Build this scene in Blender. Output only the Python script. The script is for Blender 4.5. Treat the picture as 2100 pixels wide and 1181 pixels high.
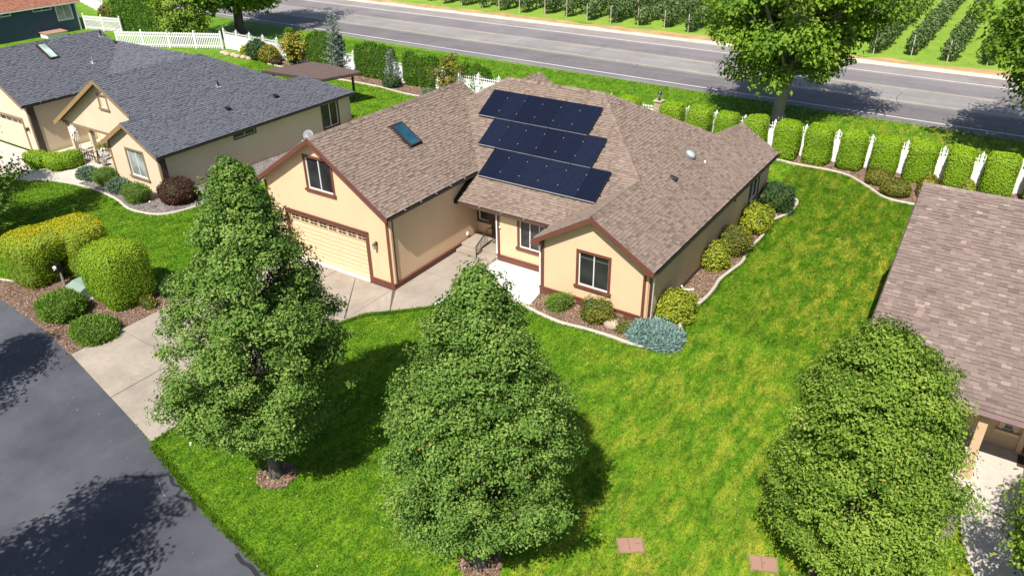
import bpy, math, random
import numpy as np
from mathutils import Matrix, Vector

for o in list(bpy.data.objects):
    bpy.data.objects.remove(o)
scene = bpy.context.scene
COL = scene.collection

# ------------------------------------------------------------------ camera
CAM_LOC = np.array([20.5977, -21.2077, 16.6213])
YAW, PITCH, ROLL, FPX = math.radians(34.13694), math.radians(29.70292), math.radians(-0.94147), 1560.66
cy, sy, cp, sp = math.cos(YAW), math.sin(YAW), math.cos(PITCH), math.sin(PITCH)
_f = np.array([-sy * cp, cy * cp, -sp]); _r = np.array([cy, sy, 0.0]); _u = np.cross(_r, _f)
_c, _s = math.cos(ROLL), math.sin(ROLL)
RIGHT, UP, FWD = _c * _r + _s * _u, -_s * _r + _c * _u, _f
cam_data = bpy.data.cameras.new("camera")
cam = bpy.data.objects.new("camera", cam_data)
COL.objects.link(cam)
cam_data.sensor_width = 36.0
cam_data.lens = FPX * 36.0 / 2100.0
cam_data.clip_start = 0.5
cam_data.clip_end = 1500.0
cam.matrix_world = Matrix((
    (RIGHT[0], UP[0], -FWD[0], CAM_LOC[0]),
    (RIGHT[1], UP[1], -FWD[1], CAM_LOC[1]),
    (RIGHT[2], UP[2], -FWD[2], CAM_LOC[2]),
    (0, 0, 0, 1)))
scene.camera = cam

# ------------------------------------------------------------------ light
SUN_ELEV = math.radians(53.0)
SUN_XY = np.array([0.196, -0.981])           # horizontal direction towards the sun
world = bpy.data.worlds.new("World"); scene.world = world
world.use_nodes = True
wn = world.node_tree.nodes; wl = world.node_tree.links
wn.clear()
w_out = wn.new("ShaderNodeOutputWorld"); w_bg = wn.new("ShaderNodeBackground")
w_sky = wn.new("ShaderNodeTexSky"); w_sky.sky_type = 'NISHITA'; w_sky.sun_disc = False
w_sky.sun_elevation = SUN_ELEV
w_sky.sun_rotation = math.atan2(SUN_XY[0], SUN_XY[1])
w_sky.air_density = 1.0; w_sky.dust_density = 1.2; w_sky.ozone_density = 1.0
w_bg.inputs["Strength"].default_value = 0.088
wl.new(w_sky.outputs[0], w_bg.inputs[0]); wl.new(w_bg.outputs[0], w_out.inputs[0])
sun_data = bpy.data.lights.new("sun", 'SUN')
sun_data.energy = 5.0; sun_data.angle = math.radians(0.53); sun_data.color = (1.0, 0.955, 0.88)
sun = bpy.data.objects.new("sun", sun_data); COL.objects.link(sun)
ce = math.cos(SUN_ELEV)
sun.rotation_euler = Vector((SUN_XY[0] * ce, SUN_XY[1] * ce, math.sin(SUN_ELEV))).to_track_quat('Z', 'Y').to_euler()
scene.view_settings.view_transform = 'Standard'
scene.view_settings.look = 'None'
scene.view_settings.gamma = 1.0
scene.view_settings.use_curve_mapping = False
scene.view_settings.exposure = 0.52

R0 = random.Random(11)
RNG = np.random.default_rng(7)

# ------------------------------------------------------------------ materials
def new_mat(name):
    m = bpy.data.materials.new(name); m.use_nodes = True
    nt = m.node_tree
    b = nt.nodes["Principled BSDF"]
    return m, nt, b

def nd(nt, kind, **kw):
    n = nt.nodes.new(kind)
    for k, v in kw.items():
        if k.startswith("i_"):
            n.inputs[k[2:].replace("_", " ")].default_value = v
        else:
            setattr(n, k, v)
    return n

def pos_node(nt, scale=(1, 1, 1), rot=0.0):
    g = nd(nt, "ShaderNodeNewGeometry")
    mp = nd(nt, "ShaderNodeMapping")
    mp.inputs["Scale"].default_value = scale
    mp.inputs["Rotation"].default_value = (0, 0, rot)
    nt.links.new(g.outputs["Position"], mp.inputs[0])
    return mp.outputs[0]

def noise(nt, vec, scale, detail=4.0, rough=0.55):
    n = nd(nt, "ShaderNodeTexNoise")
    n.inputs["Scale"].default_value = scale; n.inputs["Detail"].default_value = detail
    n.inputs["Roughness"].default_value = rough
    nt.links.new(vec, n.inputs["Vector"])
    return n.outputs["Fac"]

def ramp(nt, fac, stops):
    r = nd(nt, "ShaderNodeValToRGB")
    while len(r.color_ramp.elements) < len(stops):
        r.color_ramp.elements.new(0.5)
    for e, (p, c) in zip(r.color_ramp.elements, stops):
        e.position = p; e.color = (*c, 1)
    nt.links.new(fac, r.inputs[0])
    return r.outputs[0]

def mix(nt, fac, a, b, mode='MIX'):
    m = nd(nt, "ShaderNodeMix", data_type='RGBA', blend_type=mode)
    def put(sock, v):
        if isinstance(v, (tuple, list)): sock.default_value = (*v, 1)
        elif isinstance(v, (int, float)): sock.default_value = v
        else: nt.links.new(v, sock)
    put(m.inputs[0], fac); put(m.inputs[6], a); put(m.inputs[7], b)
    return m.outputs[2]

def bump(nt, b, h, strength=0.3, dist=0.02):
    n = nd(nt, "ShaderNodeBump")
    n.inputs["Strength"].default_value = strength; n.inputs["Distance"].default_value = dist
    nt.links.new(h, n.inputs["Height"]); nt.links.new(n.outputs[0], b.inputs["Normal"])

def plain(name, col, rough=0.6, var=0.12, scale=3.0, fine=40.0, metal=0.0, bmp=0.0, spec=0.5, bscale=60.0):
    m, nt, b = new_mat(name)
    v = pos_node(nt)
    a = noise(nt, v, scale, 5.0); f = noise(nt, v, fine, 3.0)
    lo = tuple(c * (1 - var) for c in col); hi = tuple(min(1, c * (1 + var)) for c in col)
    c1 = ramp(nt, a, [(0.3, lo), (0.7, hi)])
    c2 = mix(nt, 0.25 if var > 0 else 0.0, c1, ramp(nt, f, [(0.3, lo), (0.7, hi)]))
    nt.links.new(c2, b.inputs["Base Color"])
    b.inputs["Roughness"].default_value = rough; b.inputs["Metallic"].default_value = metal
    b.inputs["Specular IOR Level"].default_value = spec
    if bmp: bump(nt, b, noise(nt, v, bscale, 4.0), bmp, 0.02)
    return m

def tone_mat(name, stops, rough=0.7, translucent=0.0, grain=0.0, gscale=25.0, spec=0.3, patch=None):
    """colour read from the per-face 'tone' attribute (each piece its own colour)"""
    m, nt, b = new_mat(name)
    at = nd(nt, "ShaderNodeAttribute", attribute_name="tone")
    fac = at.outputs["Fac"]
    col = ramp(nt, fac, stops)
    if patch:
        p = noise(nt, pos_node(nt), patch[0], 3.0)
        col = mix(nt, ramp(nt, p, [(patch[1], (0, 0, 0)), (patch[2], (1, 1, 1))]), col, patch[3], 'MULTIPLY')
    if grain:
        g = noise(nt, pos_node(nt), gscale, 3.0, 0.7)
        col = mix(nt, grain, col, ramp(nt, g, [(0.3, (0.45, 0.45, 0.45)), (0.7, (1.0, 1.0, 1.0))]), 'MULTIPLY')
    nt.links.new(col, b.inputs["Base Color"])
    b.inputs["Roughness"].default_value = rough
    b.inputs["Specular IOR Level"].default_value = spec
    if translucent:
        t = nd(nt, "ShaderNodeBsdfTranslucent")
        nt.links.new(mix(nt, 1.0, col, (1.0, 1.0, 0.55), 'MULTIPLY'), t.inputs[0])
        ms = nd(nt, "ShaderNodeMixShader"); ms.inputs[0].default_value = translucent
        nt.links.new(b.outputs[0], ms.inputs[1]); nt.links.new(t.outputs[0], ms.inputs[2])
        nt.links.new(ms.outputs[0], nt.nodes["Material Output"].inputs[0])
    return m

def lerp3(a, b, t): return tuple(x + (y - x) * t for x, y in zip(a, b))

def leaf_stops(dark, mid, light, odd=None):
    s = [(0.0, dark), (0.45, mid), (0.9, light)]
    if odd: s.append((1.0, odd))
    return s

M = {}
# lawn: patchy yellow and deep green turf
def lawn_color(nt):
    v = pos_node(nt)
    big = noise(nt, v, 0.13, 3.0, 0.6)
    med = noise(nt, v, 1.1, 5.0, 0.7)
    streak = noise(nt, pos_node(nt, (1.0, 0.32, 1.0), 0.35), 1.9, 5.0, 0.72)
    tuft = noise(nt, pos_node(nt, (1.0, 0.6, 1.0), 0.35), 6.5, 4.0, 0.75)
    c = ramp(nt, med, [(0.30, (0.068, 0.172, 0.006)), (0.50, (0.120, 0.250, 0.009)), (0.70, (0.175, 0.310, 0.014))])
    # drier turf on the open right side, lusher in front and to the left
    sx = nd(nt, "ShaderNodeSeparateXYZ"); nt.links.new(v, sx.inputs[0])
    mr = nd(nt, "ShaderNodeMapRange"); mr.inputs[1].default_value = 8.0; mr.inputs[2].default_value = 16.0
    mr.inputs[3].default_value = 0.16; mr.inputs[4].default_value = 0.9
    nt.links.new(sx.outputs[0], mr.inputs[0])
    yel = ramp(nt, streak, [(0.45, (0, 0, 0)), (0.62, (1, 1, 1))])
    ylim = mix(nt, 1.0, yel, ramp(nt, big, [(0.34, (0.15, 0.15, 0.15)), (0.52, (0.95, 0.95, 0.95))]), 'MULTIPLY')
    ylim = mix(nt, 1.0, ylim, mr.outputs[0], 'MULTIPLY')
    c = mix(nt, ylim, c, (0.41, 0.405, 0.042))
    drk = ramp(nt, noise(nt, pos_node(nt, (1.2, 0.4, 1), 0.3), 2.0, 4.0, 0.7), [(0.46, (1, 1, 1)), (0.64, (0.50, 0.64, 0.46))])
    c = mix(nt, 0.85, c, drk, 'MULTIPLY')
    c = mix(nt, 0.7, c, ramp(nt, tuft, [(0.32, (0.50, 0.60, 0.48)), (0.5, (0.95, 0.95, 0.95)), (0.68, (1.25, 1.15, 1.0))]), 'MULTIPLY')
    return c
def make_lawn(name, blades):
    m, nt, b = new_mat(name)
    c = lawn_color(nt)
    if blades:
        at = nd(nt, "ShaderNodeAttribute", attribute_name="tone")
        c = mix(nt, 0.7, c, ramp(nt, at.outputs["Fac"], [(0.0, (0.55, 0.62, 0.5)), (0.6, (1.0, 1.0, 1.0)), (1.0, (1.35, 1.2, 1.3))]), 'MULTIPLY')
        t = nd(nt, "ShaderNodeBsdfTranslucent"); nt.links.new(c, t.inputs[0])
        ms = nd(nt, "ShaderNodeMixShader"); ms.inputs[0].default_value = 0.35
        nt.links.new(b.outputs[0], ms.inputs[1]); nt.links.new(t.outputs[0], ms.inputs[2])
        nt.links.new(ms.outputs[0], nt.nodes["Material Output"].inputs[0])
    else:
        bump(nt, b, noise(nt, pos_node(nt), 14.0, 5.0, 0.75), 0.6, 0.06)
    nt.links.new(c, b.inputs["Base Color"])
    b.inputs["Roughness"].default_value = 0.75; b.inputs["Specular IOR Level"].default_value = 0.2
    return m
M['lawn'] = make_lawn("lawn_turf", False)
M['blades'] = make_lawn("grass_blades", True)

def make_field():
    m, nt, b = new_mat("vineyard_turf")
    v = pos_node(nt)
    a = noise(nt, v, 0.5, 5.0, 0.65); f = noise(nt, v, 3.0, 4.0, 0.7)
    c = ramp(nt, a, [(0.3, (0.15, 0.29, 0.02)), (0.58, (0.24, 0.37, 0.03)), (0.78, (0.36, 0.32, 0.09))])
    c = mix(nt, 0.6, c, ramp(nt, f, [(0.3, (0.5, 0.55, 0.5)), (0.7, (1.1, 1.1, 1.0))]), 'MULTIPLY')
    nt.links.new(c, b.inputs["Base Color"]); b.inputs["Roughness"].default_value = 0.9
    bump(nt, b, f, 0.5, 0.1)
    return m
M['field'] = make_field()

def make_asphalt(name, lo, hi, speck, band=None):
    m, nt, b = new_mat(name)
    v = pos_node(nt)
    a = noise(nt, v, 0.22, 4.0, 0.6); s2 = noise(nt, v, 1.6, 5.0, 0.7); f = noise(nt, v, 55.0, 2.0, 0.8)
    c = ramp(nt, a, [(0.35, lo), (0.65, hi)])
    if band:
        sx = nd(nt, "ShaderNodeSeparateXYZ")
        g = pos_node(nt, (1, 1, 1), band['rot'])
        nt.links.new(g, sx.inputs[0])
        mr = nd(nt, "ShaderNodeMapRange"); mr.inputs[1].default_value = band['y0']; mr.inputs[2].default_value = band['y1']
        nt.links.new(sx.outputs[1], mr.inputs[0])
        # wheel-worn lanes: the lanes themselves were paved in different years
        c = mix(nt, 1.0, c, ramp(nt, mr.outputs[0], band['stops']), 'MULTIPLY')
        st = noise(nt, pos_node(nt, (0.02, 1.6, 1), band['rot']), 1.0, 3.0, 0.6)
        c = mix(nt, 0.35, c, ramp(nt, st, [(0.35, (0.65, 0.65, 0.68)), (0.65, (1.1, 1.1, 1.1))]), 'MULTIPLY')
    c = mix(nt, 0.5, c, ramp(nt, s2, [(0.3, (0.75, 0.75, 0.78)), (0.7, (1.12, 1.12, 1.1))]), 'MULTIPLY')
    c = mix(nt, ramp(nt, f, [(0.60, (0, 0, 0)), (0.78, (0.6, 0.6, 0.6))]), c, speck)
    nt.links.new(c, b.inputs["Base Color"])
    b.inputs["Roughness"].default_value = 0.85; b.inputs["Specular IOR Level"].default_value = 0.35
    bump(nt, b, f, 0.35, 0.01)
    return m
M['street'] = make_asphalt("street_asphalt", (0.056, 0.058, 0.070), (0.096, 0.098, 0.116), (0.17, 0.17, 0.18))
ROAD_ROT = 0.0320
M['road'] = make_asphalt("road_asphalt", (0.235, 0.220, 0.213), (0.295, 0.277, 0.266), (0.42, 0.40, 0.39),
    band=dict(rot=ROAD_ROT, y0=36.8, y1=53.2, stops=[(0.0, (0.95, 0.93, 0.9)), (0.075, (0.63, 0.61, 0.64)), (0.30, (0.63, 0.61, 0.64)),
              (0.335, (1.0, 1.0, 1.0)), (0.58, (1.05, 1.03, 1.02)), (0.62, (0.74, 0.72, 0.77)), (0.80, (0.80, 0.77, 0.80)), (0.84, (1.05, 1.0, 0.98)), (1.0, (1.15, 1.05, 0.98))]))
def make_concrete(name, col, var=0.12):
    m, nt, b = new_mat(name)
    v = pos_node(nt)
    a = noise(nt, v, 0.55, 5.0, 0.6); s2 = noise(nt, v, 4.0, 5.0, 0.7); f = noise(nt, v, 70.0, 2.0, 0.8)
    lo = tuple(x * (1 - var) for x in col); hi = tuple(x * (1 + var * 0.7) for x in col)
    c = ramp(nt, a, [(0.35, lo), (0.65, hi)])
    c = mix(nt, 0.5, c, ramp(nt, s2, [(0.3, (0.80, 0.79, 0.77)), (0.65, (1.08, 1.08, 1.08))]), 'MULTIPLY')
    c = mix(nt, 0.5, c, ramp(nt, f, [(0.3, (0.7, 0.7, 0.7)), (0.7, (1.15, 1.15, 1.15))]), 'MULTIPLY')
    nt.links.new(c, b.inputs["Base Color"]); b.inputs["Roughness"].default_value = 0.85
    bump(nt, b, f, 0.2, 0.006)
    return m
M['drive'] = make_concrete("exposed_aggregate_concrete", (0.355, 0.302, 0.245), 0.17)
M['newslab'] = make_concrete("new_white_concrete", (0.66, 0.64, 0.60), 0.05)
M['path'] = make_concrete("pale_path_concrete", (0.56, 0.50, 0.43), 0.08)
M['kerb'] = make_concrete("kerb_concrete", (0.50, 0.45, 0.37), 0.12)
M['chalk'] = make_concrete("chalky_dirt", (0.62, 0.56, 0.47), 0.15)
M['dirt'] = plain("orange_dirt", (0.42, 0.27, 0.12), 0.95, 0.35, 0.8, 6.0, bmp=0.5, bscale=8)
M['mulch'] = plain("bark_mulch", (0.20, 0.125, 0.085), 0.95, 0.35, 2.0, 30.0, bmp=0.9, bscale=40)
M['gravelbed'] = plain("grey_gravel_bed", (0.21, 0.175, 0.165), 0.95, 0.3, 1.2, 35.0, bmp=0.9, bscale=45)
M['stucco'] = plain("peach_stucco", (0.68, 0.485, 0.305), 0.9, 0.065, 0.7, 30.0, bmp=0.25, bscale=45, spec=0.2)
M['stucco2'] = plain("beige_stucco", (0.66, 0.535, 0.385), 0.9, 0.06, 0.7, 30.0, bmp=0.25, bscale=45, spec=0.2)
M['stucco3'] = plain("tan_stucco", (0.50, 0.36, 0.23), 0.9, 0.06, 0.7, 30.0, bmp=0.25, bscale=45, spec=0.2)
M['brown'] = plain("red_brown_trim_paint", (0.140, 0.047, 0.030), 0.6, 0.12, 2.0, 20.0)
M['umber'] = plain("dark_umber_trim_paint", (0.060, 0.042, 0.030), 0.6, 0.15, 2.0, 20.0)
M['ochre'] = plain("ochre_trim_paint", (0.30, 0.185, 0.075), 0.6, 0.12, 2.0, 20.0)
M['taupe'] = plain("taupe_trim_paint", (0.235, 0.165, 0.105), 0.6, 0.12, 2.0, 20.0)
M['deck'] = plain("roof_underlay", (0.06, 0.05, 0.045), 0.9, 0.2)
M['soffit'] = plain("soffit_paint", (0.26, 0.16, 0.10), 0.8, 0.08)
M['doorpaint'] = plain("cream_door_paint", (0.67, 0.49, 0.305), 0.6, 0.04, 1.0, 10.0)
M['vinyl'] = plain("white_vinyl", (0.78, 0.78, 0.76), 0.5, 0.03)
M['whitepaint'] = plain("white_paint", (0.74, 0.73, 0.70), 0.6, 0.08)
def make_glass(name, col, rough=0.06):
    m, nt, b = new_mat(name)
    v = pos_node(nt)
    a = noise(nt, v, 1.1, 2.0)
    nt.links.new(ramp(nt, a, [(0.35, tuple(c * 0.6 for c in col)), (0.65, tuple(c * 1.3 for c in col))]), b.inputs["Base Color"])
    b.inputs["Roughness"].default_value = rough; b.inputs["Specular IOR Level"].default_value = 0.6
    bump(nt, b, noise(nt, v, 0.8, 1.0), 0.05, 0.02)
    return m
M['glass'] = make_glass("dark_window_glass", (0.028, 0.030, 0.032), 0.12)
M['curtain'] = make_glass("curtained_window_glass", (0.30, 0.34, 0.32), 0.1)
M['skyglass'] = make_glass("blue_skylight_glass", (0.015, 0.065, 0.10), 0.05)
M['paleglass'] = make_glass("pale_green_skylight_glass", (0.42, 0.55, 0.50), 0.08)
M['black'] = plain("black_metal", (0.014, 0.014, 0.015), 0.4, 0.1, metal=0.2)
M['dkmetal'] = plain("dark_bronze_metal", (0.05, 0.036, 0.028), 0.45, 0.15, metal=0.3)
M['steel'] = plain("galvanised_metal", (0.50, 0.50, 0.50), 0.4, 0.1, metal=0.6)
M['greymetal'] = plain("grey_dish_metal", (0.20, 0.20, 0.21), 0.5, 0.1)
M['rail'] = plain("anodised_rail", (0.55, 0.55, 0.55), 0.35, 0.05, metal=0.7)
M['gutter'] = plain("gutter_paint", (0.085, 0.050, 0.038), 0.45, 0.1)
M['gutter2'] = plain("dark_gutter_paint", (0.03, 0.024, 0.022), 0.45, 0.1)
M['tan'] = plain("tan_downspout_paint", (0.62, 0.42, 0.26), 0.5, 0.05)
M['red'] = plain("red_door_paint", (0.28, 0.03, 0.02), 0.5, 0.1)
M['greenbox'] = plain("utility_green_paint", (0.22, 0.30, 0.24), 0.6, 0.12)
M['lid'] = plain("faded_pink_valve_lid", (0.33, 0.185, 0.135), 0.8, 0.08)
M['lidrim'] = plain("dry_valve_rim", (0.24, 0.19, 0.10), 0.9, 0.2)
M['bark'] = plain("grey_bark", (0.115, 0.095, 0.08), 0.95, 0.35, 2.5, 14.0, bmp=0.8, bscale=12)
M['bark2'] = plain("pale_bark", (0.27, 0.235, 0.20), 0.95, 0.35, 1.2, 8.0, bmp=0.8, bscale=9)
M['stone'] = plain("tan_stone", (0.42, 0.33, 0.24), 0.9, 0.25, 1.5, 12.0, bmp=0.6, bscale=10)
M['post'] = plain("weathered_post_wood", (0.42, 0.37, 0.31), 0.9, 0.2)
M['yellow'] = plain("worn_yellow_line_paint", (0.52, 0.40, 0.22), 0.8, 0.2, 1.0, 9.0)
M['line'] = plain("white_line_paint", (0.72, 0.71, 0.69), 0.8, 0.15, 1.0, 9.0)
M['tar'] = plain("crack_tar", (0.022, 0.022, 0.025), 0.6, 0.2)
M['scuff'] = plain("pale_scuffed_paint", (0.26, 0.26, 0.27), 0.9, 0.3, 6.0, 30.0)
M['bluesiding'] = plain("navy_siding_paint", (0.042, 0.072, 0.125), 0.6, 0.1)
M['canopyroof'] = plain("brown_patio_metal", (0.125, 0.085, 0.07), 0.6, 0.12)
def make_solar():
    m, nt, b = new_mat("solar_cells")
    tc = nd(nt, "ShaderNodeTexCoord")
    mp = nd(nt, "ShaderNodeMapping"); nt.links.new(tc.outputs["Object"], mp.inputs[0])
    br = nd(nt, "ShaderNodeTexBrick"); br.offset = 0.0
    br.inputs["Scale"].default_value = 1.0; br.inputs["Mortar Size"].default_value = 0.004
    br.inputs["Brick Width"].default_value = 0.162; br.inputs["Row Height"].default_value = 0.083
    br.inputs["Color1"].default_value = (0.006, 0.008, 0.020, 1); br.inputs["Color2"].default_value = (0.008, 0.011, 0.026, 1)
    br.inputs["Mortar"].default_value = (0.014, 0.017, 0.032, 1)
    nt.links.new(mp.outputs[0], br.inputs["Vector"])
    oi = nd(nt, "ShaderNodeObjectInfo")
    c = mix(nt, 1.0, br.outputs[0], ramp(nt, oi.outputs["Random"], [(0.0, (0.75, 0.75, 0.8)), (1.0, (1.25, 1.25, 1.2))]), 'MULTIPLY')
    nt.links.new(c, b.inputs["Base Color"]); b.inputs["Roughness"].default_value = 0.14
    b.inputs["Specular IOR Level"].default_value = 0.45
    return m
M['solar'] = make_solar()
M['panelframe'] = plain("black_panel_frame", (0.012, 0.012, 0.014), 0.4, 0.05)
# shingles
M['sh_brown'] = tone_mat("brown_shingles", [(0.0, (0.088, 0.062, 0.049)), (0.30, (0.168, 0.122, 0.097)), (0.6, (0.262, 0.196, 0.157)), (1.0, (0.36, 0.280, 0.230))], 0.92, grain=0.35, gscale=45, patch=(0.35, 0.4, 0.7, (0.90, 0.89, 0.88)))
M['sh_grey'] = tone_mat("charcoal_shingles", [(0.0, (0.038, 0.038, 0.046)), (0.3, (0.074, 0.077, 0.092)), (0.6, (0.125, 0.130, 0.153)), (1.0, (0.18, 0.186, 0.214))], 0.92, grain=0.35, gscale=45)
M['sh_right'] = tone_mat("mauve_brown_shingles", [(0.0, (0.135, 0.096, 0.084)), (0.35, (0.205, 0.150, 0.131)), (0.65, (0.252, 0.189, 0.163)), (0.8, (0.312, 0.240, 0.202)), (1.0, (0.36, 0.285, 0.238))], 0.92, grain=0.3, gscale=45)
M['sh_red'] = tone_mat("red_brown_shingles", [(0.0, (0.22, 0.09, 0.06)), (0.5, (0.32, 0.14, 0.09)), (1.0, (0.42, 0.20, 0.14))], 0.92)
# foliage
M['lf_pear'] = tone_mat("pear_leaves", leaf_stops((0.050, 0.110, 0.016), (0.140, 0.250, 0.042), (0.270, 0.390, 0.090), (0.36, 0.29, 0.08)), 0.6, 0.30, spec=0.15)
M['lf_pear2'] = tone_mat("pear_leaves_yellowing", leaf_stops((0.065, 0.125, 0.012), (0.170, 0.280, 0.032), (0.310, 0.420, 0.068), (0.38, 0.31, 0.06)), 0.6, 0.30, spec=0.15)
M['lf_road'] = tone_mat("broad_tree_leaves", leaf_stops((0.070, 0.145, 0.014), (0.155, 0.280, 0.024), (0.270, 0.395, 0.042), (0.32, 0.30, 0.08)), 0.6, 0.35, spec=0.15)
M['lf_box'] = tone_mat("clipped_yew_foliage", leaf_stops((0.110, 0.215, 0.012), (0.220, 0.365, 0.016), (0.350, 0.490, 0.024)), 0.6, 0.3)
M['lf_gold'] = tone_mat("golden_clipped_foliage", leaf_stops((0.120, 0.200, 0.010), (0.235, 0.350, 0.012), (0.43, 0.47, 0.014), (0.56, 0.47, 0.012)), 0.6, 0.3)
M['lf_hedge'] = tone_mat("bright_hedge_foliage", leaf_stops((0.130, 0.255, 0.010), (0.240, 0.415, 0.012), (0.370, 0.530, 0.022)), 0.6, 0.3)
M['lf_arb'] = tone_mat("arborvitae_foliage", leaf_stops((0.045, 0.125, 0.012), (0.110, 0.245, 0.018), (0.21, 0.37, 0.030)), 0.6, 0.3)
M['lf_spread'] = tone_mat("green_juniper_foliage", leaf_stops((0.065, 0.140, 0.018), (0.140, 0.255, 0.026), (0.235, 0.350, 0.045)), 0.6, 0.25)
M['lf_lime'] = tone_mat("lime_shrub_foliage", leaf_stops((0.130, 0.170, 0.014), (0.310, 0.360, 0.025), (0.50, 0.52, 0.05)), 0.6, 0.3)
M['lf_olive'] = tone_mat("olive_shrub_foliage", leaf_stops((0.060, 0.080, 0.012), (0.165, 0.175, 0.022), (0.33, 0.28, 0.035)), 0.6, 0.3)
M['lf_dark'] = tone_mat("dark_glossy_foliage", leaf_stops((0.012, 0.040, 0.014), (0.035, 0.085, 0.026), (0.085, 0.145, 0.045)), 0.5, 0.2)
M['lf_blue'] = tone_mat("blue_juniper_foliage", leaf_stops((0.105, 0.185, 0.165), (0.195, 0.310, 0.275), (0.32, 0.44, 0.40)), 0.7, 0.15)
M['lf_sage'] = tone_mat("sage_juniper_foliage", leaf_stops((0.060, 0.110, 0.070), (0.130, 0.205, 0.130), (0.22, 0.30, 0.20)), 0.7, 0.15)
M['lf_spruce'] = tone_mat("blue_spruce_foliage", leaf_stops((0.10, 0.135, 0.115), (0.21, 0.26, 0.23), (0.36, 0.42, 0.38)), 0.7, 0.1)
M['lf_red'] = tone_mat("barberry_foliage", leaf_stops((0.030, 0.012, 0.012), (0.085, 0.032, 0.024), (0.17, 0.075, 0.045)), 0.6, 0.2)
M['lf_amber'] = tone_mat("amber_foliage", leaf_stops((0.10, 0.11, 0.012), (0.27, 0.25, 0.026), (0.46, 0.39, 0.05)), 0.6, 0.3)
M['lf_vine'] = tone_mat("vine_leaves", leaf_stops((0.045, 0.090, 0.022), (0.110, 0.180, 0.050), (0.24, 0.29, 0.12)), 0.6, 0.25)
M['core'] = plain("inner_twigs", (0.045, 0.075, 0.012), 0.95, 0.3, 4.0, 20.0)
M['core_lime'] = plain("inner_lime_twigs", (0.10, 0.165, 0.012), 0.95, 0.3, 4.0, 20.0)
M['litter'] = tone_mat("dry_leaf_litter", [(0.0, (0.16, 0.10, 0.04)), (0.5, (0.36, 0.26, 0.10)), (1.0, (0.50, 0.44, 0.26))], 0.9)
M['ringgrey'] = plain("weathered_lead_flashing", (0.13, 0.125, 0.12), 0.6, 0.1)
M['core_blue'] = plain("inner_blue_twigs", (0.045, 0.075, 0.062), 0.95, 0.3, 4.0, 20.0)
M['chips'] = tone_mat("bark_chips", [(0.0, (0.10, 0.055, 0.035)), (0.6, (0.24, 0.155, 0.105)), (1.0, (0.42, 0.32, 0.24))], 0.95)
M['pebbles'] = tone_mat("grey_pebbles", [(0.0, (0.12, 0.10, 0.10)), (0.6, (0.25, 0.21, 0.20)), (1.0, (0.42, 0.37, 0.34))], 0.95)

# ------------------------------------------------------------------ helpers
WOFF = {}
def woff(o): return WOFF.get(o.name, np.zeros(3)) if o else np.zeros(3)

def link(name, data, parent=None, loc=None):
    o = bpy.data.objects.new(name, data); COL.objects.link(o)
    if parent is not None:
        o.parent = parent
        WOFF[o.name] = woff(parent).copy()
    if loc is not None:
        o.location = loc
        WOFF[o.name] = woff(parent) + np.array(loc, float)
    return o

def tag(o, label=None, cat=None, group=None, kind=None):
    if label: o["label"] = label
    if cat: o["category"] = cat
    if group: o["group"] = group
    if kind: o["kind"] = kind
    return o

def thing(name, label, cat, loc=(0, 0, 0), group=None, kind=None):
    o = link(name, None, None, loc); o.empty_display_size = 0.2
    return tag(o, label, cat, group, kind)

def np_mesh(name, V, F, tone=None, mat=None, smooth=False):
    """V (n,3), F (m,k) all same size k"""
    V = np.asarray(V, np.float32); F = np.asarray(F, np.int32)
    me = bpy.data.meshes.new(name)
    n, (m, k) = len(V), F.shape
    me.vertices.add(n); me.vertices.foreach_set("co", V.ravel())
    me.loops.add(m * k); me.loops.foreach_set("vertex_index", F.ravel())
    me.polygons.add(m)
    me.polygons.foreach_set("loop_start", np.arange(0, m * k, k, dtype=np.int32))
    if smooth: me.polygons.foreach_set("use_smooth", np.ones(m, bool))
    if tone is not None:
        a = me.attributes.new("tone", 'FLOAT', 'FACE'); a.data.foreach_set("value", np.asarray(tone, np.float32))
    me.update(calc_edges=True)
    if mat: me.materials.append(mat)
    return me

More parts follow.
